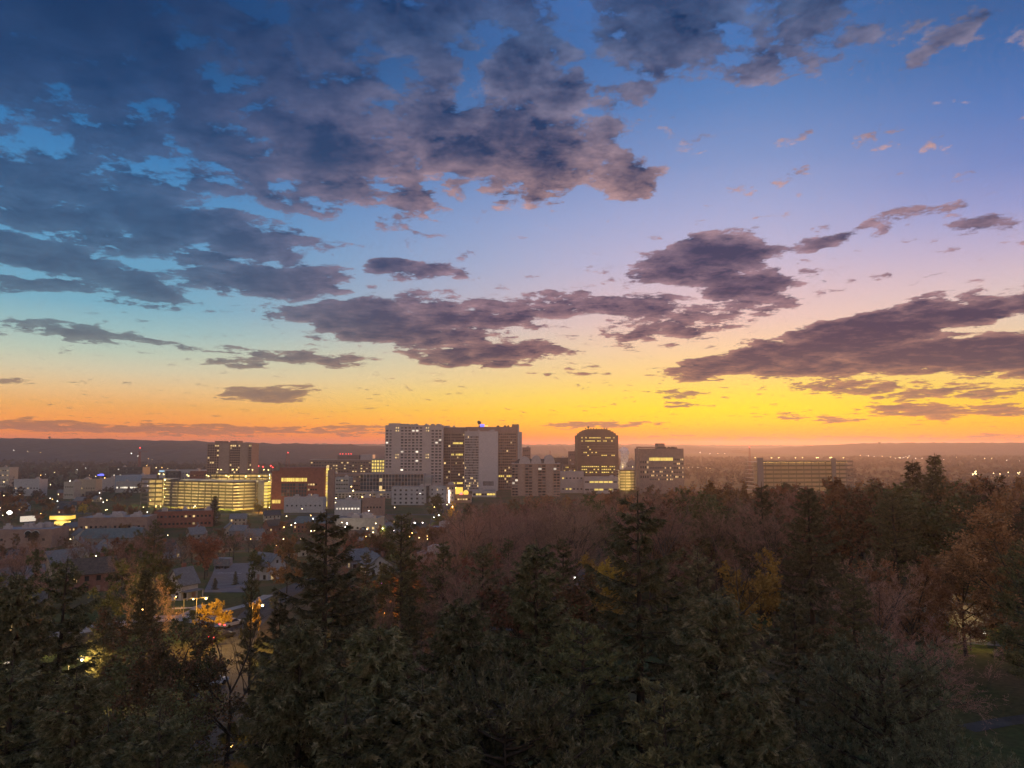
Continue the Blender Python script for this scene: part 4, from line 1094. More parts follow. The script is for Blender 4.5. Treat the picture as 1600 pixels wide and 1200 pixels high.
for (xa, xb), (ya, yb), where in hzones:
    k = 0
    for _ in range(60):
        if k >= 8: break
        px, py = hr.uniform(xa, xb), hr.uniform(ya, yb)
        p = ground_at(px, py)
        if any((p.x - q[0]) ** 2 + (p.y - q[1]) ** 2 < 18 ** 2 for q in spots): continue
        spots.append((p.x, p.y)); wl = hr.choice(WALLS); rf = hr.choice(ROOFS); k += 1
        house(px, py, hr.uniform(9, 13), hr.uniform(7, 9.5), hr.choice((3.2, 4.4, 5.6)), hr.uniform(-80, 80), wl[0], rf[0], '%s house with %s gable roof %s' % (wl[1], rf[1], where), .22, group='%s houses with %s roofs %s' % (wl[1], rf[1], where))

def flat_hall(name, label, px0, px1, pytop, Y, D, wall, rmat, nc, p_lit, rz=0, units=3, par=.7, wh=1.5, lit='lit', rows=1):
    return plain_block(name, label, px0, px1, pytop, Y, D, wall, nc, rows, 1.6, wh, p_lit, rmat, lit, par, rz, units)
flat_hall('brick_hall', 'long red brick hall with flat dark roof before the curved parking ramp', 238, 322, 800, 545, 22, 'red_brick', 'dark_shingle', 14, .12, rz=18, rows=2)
flat_hall('flat_roofed_school', 'long building with white flat roof strewn with vents below the yellow canopy', 122, 222, 810, 500, 22, 'brown_brick', 'white_roof', 14, .05, rz=10, units=7)
sch, W_, D_, H_ = flat_hall('arcaded_building', 'low building with white roof and twin arched windows at the left edge', -10, 76, 829, 430, 20, 'brown_brick', 'white_roof', 4, .0, rz=6, units=5)
for u in (3.0, 7.2):
    MB().slab_xz([(u + 1.9 * math.cos(math.pi * i / 12), H_ - 2.2 + 1.9 * math.sin(math.pi * i / 12)) for i in range(13)][::-1] + [(u - 1.9, H_ - 4.2), (u + 1.9, H_ - 4.2)][::-1][::-1], -D_/2 - .12, -D_/2 - .02).build('arched_window', M['glass'], sch)
    ring = MB()
    for i in range(12):
        a0, a1 = math.pi * i / 12, math.pi * (i + 1) / 12
        ring.slab_xz([(u + 1.95 * math.cos(a0), H_ - 2.2 + 1.95 * math.sin(a0)), (u + 1.95 * math.cos(a1), H_ - 2.2 + 1.95 * math.sin(a1)), (u + 2.35 * math.cos(a1), H_ - 2.2 + 2.35 * math.sin(a1)), (u + 2.35 * math.cos(a0), H_ - 2.2 + 2.35 * math.sin(a0))], -D_/2 - .2, -D_/2 - .02)
    ring.build('arch_surround', M['white_wall'], sch)
house(185, 0, 34, 17, 4.2, 8, 'grey_wall', 'green_roof', 'wide hall with green-grey gabled roof and white dormers', .05, 5.0, False, name='gabled_hall', y_world=455)
house(500, 0, 30, 17, 7.0, -6, 'brick_wall', 'green_roof', 'brick school with low green-grey hipped roof right of bare trees', .25, 4.0, False, name='gabled_hall', y_world=520)
dor, W_, D_, H_ = flat_hall('dormered_building', 'pale building with rooftop vents and a bright wall lamp', 522, 592, 811, 490, 18, 'cream_wall', 'gravel_roof', 8, .12, rz=-6, units=8)
flat_hall('carport', 'white flat-roofed shed with a bright green-lit front', 523, 564, 783, 640, 14, 'white_wall', 'white_roof', 8, .9, lit='lit_white')
flat_hall('low_shop', 'long white-roofed shop at the foot of the red brick building', 444, 505, 778.5, 670, 12, 'white_wall', 'white_roof', 8, .05)
flat_hall('low_shop', 'dark brown shop row with white dormers left of the apartment block', 566, 598, 779, 640, 12, 'brown_brick', 'dark_shingle', 6, .12)
flat_hall('flat_house', 'flat-roofed house with white parapet and roof ribs right of the dark pine', 652, 708, 870, 232, 9, 'tan_brick', 'white_roof', 5, .15, rz=-16, units=2, par=.9)
flat_hall('pale_garage', 'pale-roofed garage below the lamp-lit trees', 672, 712, 826, 400, 12, 'brick_wall', 'white_roof', 4, .1, rz=-10, units=1)
flat_hall('hillside_villa', 'low pale building glimpsed behind tree trunks on the right', 1482, 1546, 966, 119, 7, 'cream_wall', 'gravel_roof', 5, .35, lit='lit_white')
# lit yellow canopy, white wall, trailers
p = at(104, 700, 560); cpy = empty('fuel_canopy', (p.x, 560, tz(p.x, 560)), R(6), 'glowing yellow canopy over a lit kiosk by the valley road', 'canopy')
MB().box(-7.6, 7.6, -4, 4, 5.0, 7.8).build('roof', M['canopy_glow'], cpy)
MB().box(-8, 8, -4.3, 4.3, 7.82, 8.1).build('roof_cap', M['dark_metal'], cpy)
MB().box(-4.5, 4.5, -3, 3, 0, 3.2).build('kiosk', M['lit_yellow'], cpy)
MB().slab_xz([(-4.6, 3.21), (4.6, 3.21), (3, 4.9), (-3, 4.9)], -2, 2).build('column', M['cream_wall'], cpy)
point_lamp(cpy, (0, -7, 4.6), (1, .66, .15), 2500, .6)
a, b_ = at(24.5, 809, 575), at(64.5, 806, 590)
wl = empty('white_trailer', ((a.x + b_.x) / 2, 582, tz(a.x, 582)), math.atan2(15, b_.x - a.x), 'long white wall of parked trailer glowing as if floodlit', 'trailer')
L_ = (b_.x - a.x) / 2
MB().box(-L_, L_, -1.3, 1.3, 1.0, 5.2).build('box', M['trailer_glow'], wl)  # side wall emits by itself, as if the floodlight struck it
MB().box(-L_ + .5, L_ - .5, -1.1, 1.1, .6, .99).build('chassis', M['dark_metal'], wl)
for u in (-L_ + 1.5, -L_ + 2.7, L_ - 2.7, L_ - 1.5):
    for s in (-1, 1): MB().tube((u, s * 1.0, .5), (u, s * 1.3, .5), .5, .5, 12).build('wheel', M['black'], wl)
def trailer(px, py, rz, label, wall='white_wall', L=11.0):
    p = ground_at(px, py)
    t_ = empty('box_trailer', (p.x, p.y, p.z + .06), R(rz), label, 'trailer')
    MB().box(-L/2, L/2, -1.25, 1.25, 1.1, 3.9).build('box', M[wall], t_)
    MB().box(-L/2 + .02, L/2 - .02, -1.27, 1.27, 3.9, 3.98).build('roof', M['white_roof'], t_)
    MB().box(-L/2 + .4, L/2 - .4, -.9, .9, .8, 1.09).build('chassis', M['dark_metal'], t_)
    for u in (-L/2 + 1.3, -L/2 + 2.4, L/2 - 1.6):
        for s in (-1, 1): MB().tube((u, s * .95, .5), (u, s * 1.24, .5), .5, .5, 12).build('wheel', M['black'], t_)
    return t_
trailer(348, 888.5, -4, 'pale box trailer parked at the end of the empty lot', 'grey_wall', 6.4)

# ------------------------------------------------------------------ cars
def car(px, py, rz, paint, label, tail=False, head=False):
    p = ground_at(px, py)
    c = empty('parked_car', (p.x, p.y, p.z + .06), R(rz), label, 'car')
    prof = [(-2.2, .35), (2.2, .35), (2.25, .72), (1.9, .86), (1.0, .95), (-1.75, .98), (-2.2, .9)]
    MB().slab_xz(prof, -.88, .88).build('body', M[paint], c)
    g_ = MB(); A = [(-1.6, .98), (1.05, .955), (.35, 1.45), (-1.05, 1.47)]
    g_.poly([(x_, -.86, z_) for x_, z_ in A[:2]] + [(x_, -.66, z_) for x_, z_ in A[2:]] + [(x_, .86, z_) for x_, z_ in A[:2]] + [(x_, .66, z_) for x_, z_ in A[2:]],
            [(0,1,2,3),(7,6,5,4),(1,5,6,2),(0,3,7,4),(0,4,5,1)]).build('cabin_glass', M['glass'], c)
    MB().box(-1.05, .35, -.67, .67, 1.455, 1.50).build('roof', M[paint], c)
    for u in (-1.35, 1.4):
        for s in (-1, 1): MB().tube((u, s * .72, .33), (u, s * .9, .33), .33, .33, 12).build('wheel', M['black'], c)
    for s in (-1, 1):
        MB().box(-2.27, -2.19, s * .66 - .2, s * .66 + .2, .68, .86).build('tail_light', M['lamp_red'] if tail else M['car_red'], c)
        MB().box(2.22, 2.29, s * .62 - .2, s * .62 + .2, .6, .74).build('headlight', M['lamp_white'] if head else M['white_wall'], c)
    return c
car(347, 999, 62, 'car_dark', 'dark car with glowing red tail lights on the lamp-lit street', tail=True)
car(362, 979, 62, 'car_silver', 'silver car ahead with red tail lights on the lamp-lit street', tail=True)
car(330, 1074, 65, 'car_white', 'white car on the street below the bare dark tree')
car(18, 1052, 10, 'car_white', 'white car glimpsed through the conifers at the lower left')

# ------------------------------------------------------------------ lamps
lamp_mesh = {}
def street_lamp(px, py, hgt, kind, label, arm=1.6, watts=0, rz=0, group=None, size=.25, Y=None, col=None):
    """py is the lamp head in the photograph; its post stands on the ground below"""
    if Y is None:
        d = pix_dir(px, py); t0 = 25.0
        for _ in range(4000):
            q = Vector((d[0] * t0, d[1] * t0, CZ + d[2] * t0))
            if q.z - hgt <= tz(q.x, q.y): break
            t0 += max(.4, t0 * .004, (q.z - hgt - 31) * .8)
    else: q = at(px, py, Y)
    base = tz(q.x, q.y); h = q.z - base
    l = empty('street_lamp', (q.x, q.y, base), R(rz), label, 'street lamp', group)
    MB().tube((-arm, 0, 0), (-arm, 0, h), .085, .05, 6).build('pole', M['dark_metal'], l)
    MB().tube((-arm, 0, h - .1), (0, 0, h + .1), .04, .04, 5).build('arm', M['dark_metal'], l)
    hd = MB().box(-.45, .35, -.16, .16, h + .06, h + .2).build('head', M['steel'], l)
    if (kind, size) not in lamp_mesh: lamp_mesh[(kind, size)] = MB().ball((0, 0, 0), size, 8, 6, .8).mesh('lens', M[kind])
    link('lens', lamp_mesh[(kind, size)], hd, (0, 0, h + .02 - size * .6))
    if watts: point_lamp(l, (0, 0, h - .35 - size), col or {'lamp_amber': (1, .50, .10), 'lamp_warm': (1, .72, .25), 'lamp_white': (1, .92, .8), 'lamp_purple': (.7, .1, 1)}[kind], watts, .2)
    return l
street_lamp(322, 934, 8.5, 'lamp_amber', 'amber street lamp standing over the golden tree at the crossing', watts=5500, size=.2, col=(1, .52, .09))
street_lamp(410, 945, 8.0, 'lamp_amber', 'amber street lamp beyond the silver car along the street', watts=5000, size=.2)
street_lamp(302, 936, 8.0, 'lamp_warm', 'plain street lamp on the lawn corner by the white house', watts=250, size=.1)
street_lamp(222, 952, 8.0, 'lamp_amber', 'amber street lamp behind the dark round oak', watts=350, size=.15)
street_lamp(275, 932, 2.8, 'lamp_amber', 'low porch lamp at the white house', arm=.3, watts=260, size=.12)
street_lamp(12, 990, 7.0, 'lamp_warm', 'street lamp shining through the conifers at the left edge', watts=3500, size=.18)
street_lamp(70, 995, 3.0, 'lamp_warm', 'low yard lamp behind the brown leaning conifer', arm=.3, watts=300, size=.12)
street_lamp(128, 1030, 6.0, 'lamp_warm', 'street lamp behind the foreground conifers in the lower left', watts=2500, size=.15)
street_lamp(604, 950, 5.5, 'lamp_amber', 'orange lamp lighting a tree trunk among the foreground conifers', watts=2500, size=.22, arm=.4, col=(1, .33, .04))
street_lamp(362, 1164, 3.0, 'lamp_amber', 'small amber lamp deep in the lower foreground trees', watts=120, size=.14, arm=.4, col=(1, .6, .05))
street_lamp(595, 911, 4.0, 'lamp_purple', 'tiny purple lamp beneath the tall dark pine', arm=.3, watts=60, size=.22)
street_lamp(918, 917, 4.0, 'lamp_amber', 'small orange lamp in the middle of the spruces', arm=.3, watts=120, size=.25)
street_lamp(898, 902, 6.0, 'lamp_white', 'small white lamp by the lane among the spruces', arm=.3, watts=150, size=.16)
street_lamp(1530, 962, 5.0, 'lamp_warm', 'street lamp lighting the pale building behind the trunks', watts=600, size=.12, Y=114)
street_lamp(15, 799, 10, 'lamp_white', 'bright floodlight glaring at the left edge of the valley', watts=16000, size=1.6, Y=560, col=(1, .72, .4))
street_lamp(542, 817, 4, 'lamp_white', 'bright wall lamp on the front of the dormered building', watts=900, size=.4, arm=.3, Y=478)
street_lamp(686, 804.5, 9, 'lamp_white', 'white street lamp among green-lit trees below the apartment blocks', watts=2600, size=.45, Y=480, col=(.9, 1, .45))
street_lamp(678, 808, 8, 'lamp_white', 'second white street lamp left of the green-lit trees', watts=600, size=.35, Y=470)
street_lamp(648, 816.5, 8, 'lamp_white', 'white street lamp in front of the tall pine top', watts=600, size=.4, Y=450)
street_lamp(590, 840, 7, 'lamp_warm', 'warm lamp lighting the lawn left of the tall pine', watts=1600, size=.3, Y=330, col=(.95, 1, .4))
street_lamp(598, 825, 7, 'lamp_warm', 'yellow-green lamp near the top of the tall pine', watts=800, size=.3, Y=400, col=(.9, 1, .3))
street_lamp(707, 791, 8, 'lamp_amber', 'amber lamp lighting golden trees under the corner block', watts=3200, size=.4, Y=560)
street_lamp(712, 762, 9, 'lamp_amber', 'amber lamp at the marquee corner', watts=2500, size=.4, Y=780)
street_lamp(408, 790, 9, 'lamp_amber', 'amber lamp lighting trees at the foot of the stair tower', watts=9000, size=.5, Y=672)
street_lamp(421, 792, 7, 'lamp_warm', 'warm lamp at the base of the stair tower', watts=2500, size=.5, Y=676)
rows_l = [(546, 778, 'lamp_amber'), (566, 776, 'lamp_amber'), (578, 777, 'lamp_amber'), (525, 778, 'lamp_warm'), (552, 766, 'lamp_warm'), (549, 760, 'lamp_amber')]
for px, py, k in rows_l:
    street_lamp(px, py, 9, k, 'street lamp in the lit row before the low concrete block', size=.6, Y=845, watts=500, group='street lamps before the low concrete block')
lr = random.Random(77)
for k in range(46):
    px, py = lr.uniform(0, 330), lr.uniform(744, 806)
    Yv = 60 / max(py - 700 + 12, 20) * F
    street_lamp(px, py, 8, lr.choice(('lamp_warm', 'lamp_amber', 'lamp_white')), 'tiny street lamp twinkling in the left valley', size=Yv * .00042, Y=min(Yv, 1150), group='street lamps in the left valley')
for k in range(34):
    px, py = lr.uniform(430, 720), lr.uniform(768, 842)
    street_lamp(px, py, 8, lr.choice(('lamp_warm', 'lamp_amber', 'lamp_white', 'lamp_warm')), 'tiny street lamp among the trees before downtown', size=.28, Y=48 / (py - 700) * F, group='street lamps among the trees before downtown')
for px, py in ((60, 858), (110, 842), (150, 868), (205, 846), (262, 836), (310, 848), (392, 842), (432, 852), (470, 842), (505, 836), (540, 846), (572, 838), (640, 838), (668, 842)):
    street_lamp(px, py, 6.5, 'lamp_warm' if px % 4 else 'lamp_amber', 'added lamp casting a warm pool between the houses', size=.2, watts=900, group='added lamps between the houses')  # extra lamps, added to brighten the ground and houses here
def lamp_string(x0, y0, x1, y1, n, Y0_, Y1_, label, group, kinds, k_size):
    for i in range(n):
        t_ = (i + lr.uniform(-.3, .3)) / max(1, n - 1); Yv = Y0_ + (Y1_ - Y0_) * t_
        street_lamp(x0 + (x1 - x0) * t_, y0 + (y1 - y0) * t_ + lr.uniform(-.8, .8), 8, lr.choice(kinds), label, size=Yv * k_size * lr.uniform(.6, 1.3), Y=Yv, group=group)
far_r = ('pinprick street lamp in the far right valley', 'street lamps in the far right valley', ('lamp_white', 'lamp_warm', 'lamp_white'), .00026)
lamp_string(1345, 712, 1475, 718, 12, 2400, 2200, *far_r); lamp_string(1400, 716, 1420, 713, 5, 2300, 2600, *far_r); lamp_string(1500, 714, 1590, 719, 6, 2500, 2200, *far_r)
lamp_string(1074, 729, 1110, 732, 5, 1800, 1700, *far_r); lamp_string(1096, 707, 1130, 709, 4, 2600, 2600, *far_r)
far_l = ('pinprick street lamp at the foot of the left bluff', 'street lamps at the foot of the left bluff', ('lamp_warm', 'lamp_amber', 'lamp_white'), .0003)
lamp_string(5, 735, 150, 743, 11, 1700, 1500, *far_l); lamp_string(60, 742, 145, 730, 7, 1500, 1900, *far_l); lamp_string(230, 728, 300, 737, 7, 1800, 1500, *far_l); lamp_string(20, 703, 70, 708, 3, 2600, 2400, *far_l); lamp_string(205, 708, 240, 720, 4, 2300, 2000, *far_l)
for k in range(14):
    px, py = lr.uniform(-4, 4) + 1521, lr.uniform(735, 742)
    px, py = lr.choice(((px, py), (lr.uniform(1520, 1600), lr.uniform(736, 741))))
    street_lamp(px, py, 9, 'lamp_warm', 'street lamp along the long low building at the far right', size=.5, Y=1280, group='street lamps along the far right building')

# ------------------------------------------------------------------ masts, cranes, water towers, steam
def lattice(name, label, px, pytop, Y, wid, mat, cat, beacon=True, jib=0):
    q = at(px, pytop, Y); g = tz(q.x, Y); h = q.z - g
    r_ = empty(name, (q.x, Y, g), 0, label, cat)
    mb = MB(); s = wid / 2
    for a in (-1, 1):
        for b in (-1, 1): mb.tube((a * s, b * s, 0), (a * s * .35, b * s * .35, h), .25, .15, 4)
    n = max(5, int(h / 5))
    for i in range(n):
        z0, z1 = h * i / n, h * (i + 1) / n; k0, k1 = s * (1 - .65 * i / n), s * (1 - .65 * (i + 1) / n)
        mb.tube((-k0, -k0, z0), (k1, -k1, z1), .14, .14, 3).tube((k0, k0, z0), (-k1, k1, z1), .14, .14, 3).tube((-k0, k0, z0), (-k1, -k1, z1), .14, .14, 3).tube((k0, -k0, z0), (k1, k1, z1), .14, .14, 3)
    mb.build('lattice', mat, r_)
    if jib:
        MB().tube((-jib * .3, 0, h), (jib, 0, h), .45, .25, 4).tube((0, 0, h + 6), (jib * .7, 0, h + .3), .12, .12, 3).tube((0, 0, h + 6), (-jib * .28, 0, h + .3), .12, .12, 3).tube((0, 0, h), (0, 0, h + 6), .4, .2, 4).build('jib', mat, r_)
        MB().box(-jib * .3, -jib * .2, -1, 1, h - 2.4, h - .4).build('counterweight', M['concrete'], r_)
    if beacon: MB().ball((0, 0, h + (7 if jib else .8)), .8).build('beacon', M['lamp_red'], r_)
    return r_
lattice('tower_crane', 'red tower crane above the unfinished block', 218.5, 706, 1260, 5, M['red_steel'], 'crane', True, 14)
lattice('radio_mast', 'thin radio mast rising left of the dim parking ramp', 1171, 699, 1500, 5, M['red_steel'], 'mast')
lattice('radio_mast', 'dark red lattice spire between brown tower and long dark building', 450, 708, 1300, 9, M['red_steel'], 'mast')
lattice('radio_mast', 'short mast behind the vaulted condominium', 859.5, 704, 1500, 4, M['red_steel'], 'mast', False)
for px, py in ((404, 729), (411, 730), (423, 728.5), (426, 731)):
    q = at(px, py, 1180); g = tz(q.x, 1180)
    b_ = empty('beacon_post', (q.x, 1180, g), 0, 'red beacon on a post behind the red brick building', 'beacon', 'red beacons behind the red brick building')
    MB().tube((0, 0, 0), (0, 0, q.z - g), .3, .15, 5).build('post', M['steel'], b_)
    MB().ball((0, 0, q.z - g + .8), .9).build('lamp', M['lamp_red'], b_)
def water_tower(px, py, Y, label, hgt, r):
    q = at(px, py, Y); g = q.z - hgt
    w = empty('water_tower', (q.x, Y, g), 0, label, 'water tower')
    MB().tube((0, 0, 0), (0, 0, hgt * .7), r * .3, r * .25, 12).build('stem', M['dark_metal'], w)
    MB().ball((0, 0, hgt * .76), r, 16, 8, .62).build('tank', M['dark_metal'], w)
    return w
water_tower(1374, 690.2, 4900, 'mushroom-shaped water tower on the right skyline', 34, 11)
water_tower(77.5, 681, 3550, 'stubby water tower on the left skyline', 30, 6.5)
p = at(972, 736, 1040)
steam = MB()
sr = random.Random(4)
m, t, b = base_mat('steam'); t.nodes.clear()
so = t.nodes.new('ShaderNodeOutputMaterial'); df = t.nodes.new('ShaderNodeBsdfDiffuse'); tl = t.nodes.new('ShaderNodeBsdfTranslucent'); tp = t.nodes.new('ShaderNodeBsdfTransparent')
for n_ in (df, tl): n_.inputs[0].default_value = (.92, .88, .86, 1)
m1 = t.nodes.new('ShaderNodeMixShader'); m2 = t.nodes.new('ShaderNodeMixShader'); m1.inputs[0].default_value = .55
t.links.new(df.outputs[0], m1.inputs[1]); t.links.new(tl.outputs[0], m1.inputs[2])
nzs = t.nodes.new('ShaderNodeTexNoise'); nzs.inputs['Scale'].default_value = .9; nzs.inputs['Detail'].default_value = 5; tcs = t.nodes.new('ShaderNodeTexCoord'); t.links.new(tcs.outputs['Object'], nzs.inputs[0])
mrs = t.nodes.new('ShaderNodeMapRange'); mrs.inputs[1].default_value = .35; mrs.inputs[2].default_value = .62; mrs.inputs[3].default_value = .55; mrs.inputs[4].default_value = 1.0; t.links.new(nzs.outputs[0], mrs.inputs[0])
t.links.new(mrs.outputs[0], m2.inputs[0]); t.links.new(tp.outputs[0], m2.inputs[1]); t.links.new(m1.outputs[0], m2.inputs[2]); t.links.new(m2.outputs[0], so.inputs['Surface'])
# one lumpy closed surface for the plume
nu, nvv = 18, 26
V = []; Fc = []
for j in range(nvv + 1):
    s = j / nvv; yy = 735 - 37 * s; cxp = 971.5 + 3.5 * math.sin(s * 2.6) + 1.5 * s; rr = (2.2 + 5.2 * s ** .7) * (1 - max(0, (s - .86) / .14) ** 2 * .97) * (1 if j else .05)
    c_ = at(cxp, yy, 1045)
    for i in range(nu):
        a = 2 * math.pi * i / nu
        k = rr * .94 * (1 + .34 * float(vnoise(i * .62 + 9, j * .55, 2)) + .2 * float(vnoise(i * 1.5, j * 1.4, 7)))
        V.append((c_.x + k * math.cos(a), 1045 + k * math.sin(a), c_.z + 1.2 * float(vnoise(i * .9, j * .9, 12))))
for j in range(nvv):
    for i in range(nu):
        Fc.append((j * nu + i, j * nu + (i + 1) % nu, (j + 1) * nu + (i + 1) % nu, (j + 1) * nu + i))
Fc.append(tuple(range(nu - 1, -1, -1))); Fc.append(tuple(nvv * nu + i for i in range(nu)))
me = bpy.data.meshes.new('steam'); me.from_pydata(V, [], Fc); me.materials.append(m)
tag(link('steam_plume', me), 'pale steam plume rising right of the round-topped tower', 'steam', kind='stuff')

# ------------------------------------------------------------------ trees
def unitv(a): return a / np.maximum(np.linalg.norm(a, axis=-1, keepdims=True), 1e-9)
def tubes(P0, P1, r0, r1, n):
    """many tapered n-sided tubes: (k,3),(k,3),(k,),(k,)"""
    d = unitv(P1 - P0); ref = np.where(np.abs(d[:, 2:3]) > .9, np.array([[1., 0, 0]]), np.array([[0, 0, 1.]]))
    a = unitv(np.cross(d, ref)); b = np.cross(d, a)
    ang = 2 * np.pi * np.arange(n) / n
    ring = a[:, None, :] * np.cos(ang)[None, :, None] + b[:, None, :] * np.sin(ang)[None, :, None]
    V = np.concatenate([P0[:, None] + ring * r0[:, None, None], P1[:, None] + ring * r1[:, None, None]], 1)   # k,2n,3
    i = np.arange(n); j = (i + 1) % n
    q = np.stack([i, j, n + j, n + i], 1)
    Fq = (np.arange(len(P0)) * 2 * n)[:, None, None] + q[None]
    q3 = Fq.reshape(-1, 4)
    return V.reshape(-1, 3), np.concatenate([q3[:, [0, 1, 2]], q3[:, [0, 2, 3]]])
def blades(P0, D, L, Wd, rng, back=.25):
    """one slim diamond (two triangles) per blade"""
    d = unitv(D); s = unitv(np.cross(d, rng.normal(size=d.shape)))
    w = s * Wd[:, None] * .5; m = P0 + d * (L * back)[:, None] + 0
    V = np.stack([P0, m + w, P0 + d * L[:, None], m - w], 1).reshape(-1, 3)
    k = np.arange(len(P0))[:, None] * 4
    return V, np.concatenate([k + np.array([[0, 1, 2]]), k + np.array([[0, 2, 3]])])
def spikes(P0, D, L, Wd, rng):
    d = unitv(D); s = unitv(np.cross(d, rng.normal(size=d.shape))) * Wd[:, None] * .5
    V = np.stack([P0 - s, P0 + s, P0 + d * L[:, None]], 1).reshape(-1, 3)
    return V, np.arange(len(P0) * 3).reshape(-1, 3)
class Geo:
    def __init__(s): s.V = []; s.F = []; s.n = 0
    def add(s, vf):
        s.V.append(vf[0]); s.F.append(vf[1] + s.n); s.n += len(vf[0])
    def mesh(s, name, mat): return np_mesh(name, np.concatenate(s.V), np.concatenate(s.F), mat)
UP = np.array([0, 0, 1.])
def trunk_geo(rng, H, r, lean=.02, segs=9, top=1.0):
    z = np.linspace(-1.2, H * top, segs + 1); off = np.cumsum(rng.normal(0, lean, (segs + 1, 2)), 0) * H / segs
    P = np.column_stack([off, z]); rad = r * (1 - np.clip(z, 0, None) / (H * top)) ** .8 + .02; rad[0] *= 1.25
    return P, rad
def spruce(seed, H, Rm, wgap, detail, droop=.5, blade=.17, tip=.75, gap=.0, nn=9):
    """Norway spruce: whorls of sagging boughs with upturned ends, hung with branchlets"""
    rng = np.random.default_rng(seed); tr, cr = Geo(), Geo()
    P, rad = trunk_geo(rng, H, H * .015, .006, 12)
    tr.add(tubes(P[:-1], P[1:], rad[:-1], rad[1:], 7))
    zs = []; z = H * .05
    while z < H - .5:
        zs.append(z); z += wgap * (1.15 - .6 * z / H) * rng.uniform(.75, 1.25)
    for wi, zw in enumerate(zs):
        nbr = rng.integers(4, 7); a0 = rng.uniform(0, 6.28)
        for j in range(nbr):
            zz = min(.985, (zw + rng.normal(0, wgap * .16)) / H)
            a = a0 + j * 2 * math.pi / nbr + rng.normal(0, .22)
            L = Rm * ((1 - zz) ** tip) * rng.uniform(.55, 1.2) + .3
            if rng.random() < gap: L *= .4
            base = np.array([np.interp(zz * H, P[:, 2], P[:, 0]), np.interp(zz * H, P[:, 2], P[:, 1]), zz * H])
            ns = 7; s = np.linspace(0, 1, ns + 1)
            dr = np.array([math.cos(a), math.sin(a), 0]); sd = np.array([-math.sin(a), math.cos(a), 0])
            low = 1 - zz
            sag = L * ((.75 * zz - .30) * s - droop * .45 * low * s ** 2 + (.16 + .26 * low) * s ** 3.2)
            B = base + dr * (L * s)[:, None] + UP * sag[:, None] + sd * (L * .10 * rng.normal() * s ** 2)[:, None]
            rb = np.linspace(.03 + .008 * L, .012, ns + 1)
            tr.add(tubes(B[:-1], B[1:], rb[:-1], rb[1:], 3))
            nbl = max(6, int(L * detail))
            t = np.sort(rng.uniform(.14, 1, nbl)); side = np.where(np.arange(nbl) % 2, 1, -1)
            idx = t * ns; i0 = np.minimum(idx.astype(int), ns - 1); fr = (idx - i0)[:, None]
            Q = B[i0] * (1 - fr) + B[i0 + 1] * fr
            bl = np.clip(L * .26 * (1.12 - t) + .26, .22, 1.25) * rng.uniform(.6, 1.3, nbl)
            dd = dr * rng.uniform(.5, 1.0, nbl)[:, None] + sd * (side * rng.uniform(.4, 1.1, nbl))[:, None] - UP * (droop * rng.uniform(.1, 1.2, nbl))[:, None] * (.35 + .75 * low)
            dd = unitv(dd)
            tt = rng.uniform(0, 1, (nbl, nn)); hang = (tt ** 2) * bl[:, None] * (.45 * droop)
            N0 = (Q[:, None] + dd[:, None] * (tt * bl[:, None])[..., None] - UP * hang[..., None]).reshape(-1, 3)
            ND = (dd[:, None] + rng.normal(0, .5, (nbl, nn, 3)) - UP * .15).reshape(-1, 3)
            LL = rng.uniform(.7, 1.4, nbl * nn) * blade
            cr.add(spikes(N0, ND, LL * 1.6, LL * .42, rng))
            if nn > 8: tr.add(spikes(Q, dd, bl, np.full(nbl, .025), rng))
    nt = 30
    zt = rng.uniform(H - 1.6, H, nt)
    cr.add(spikes(np.column_stack([np.full(nt, P[-1, 0]), np.full(nt, P[-1, 1]), zt]) + rng.normal(0, .03, (nt, 3)), rng.normal(0, .5, (nt, 3)) + UP * .9, rng.uniform(.2, .45, nt), np.full(nt, .07), rng))
    return tr, cr
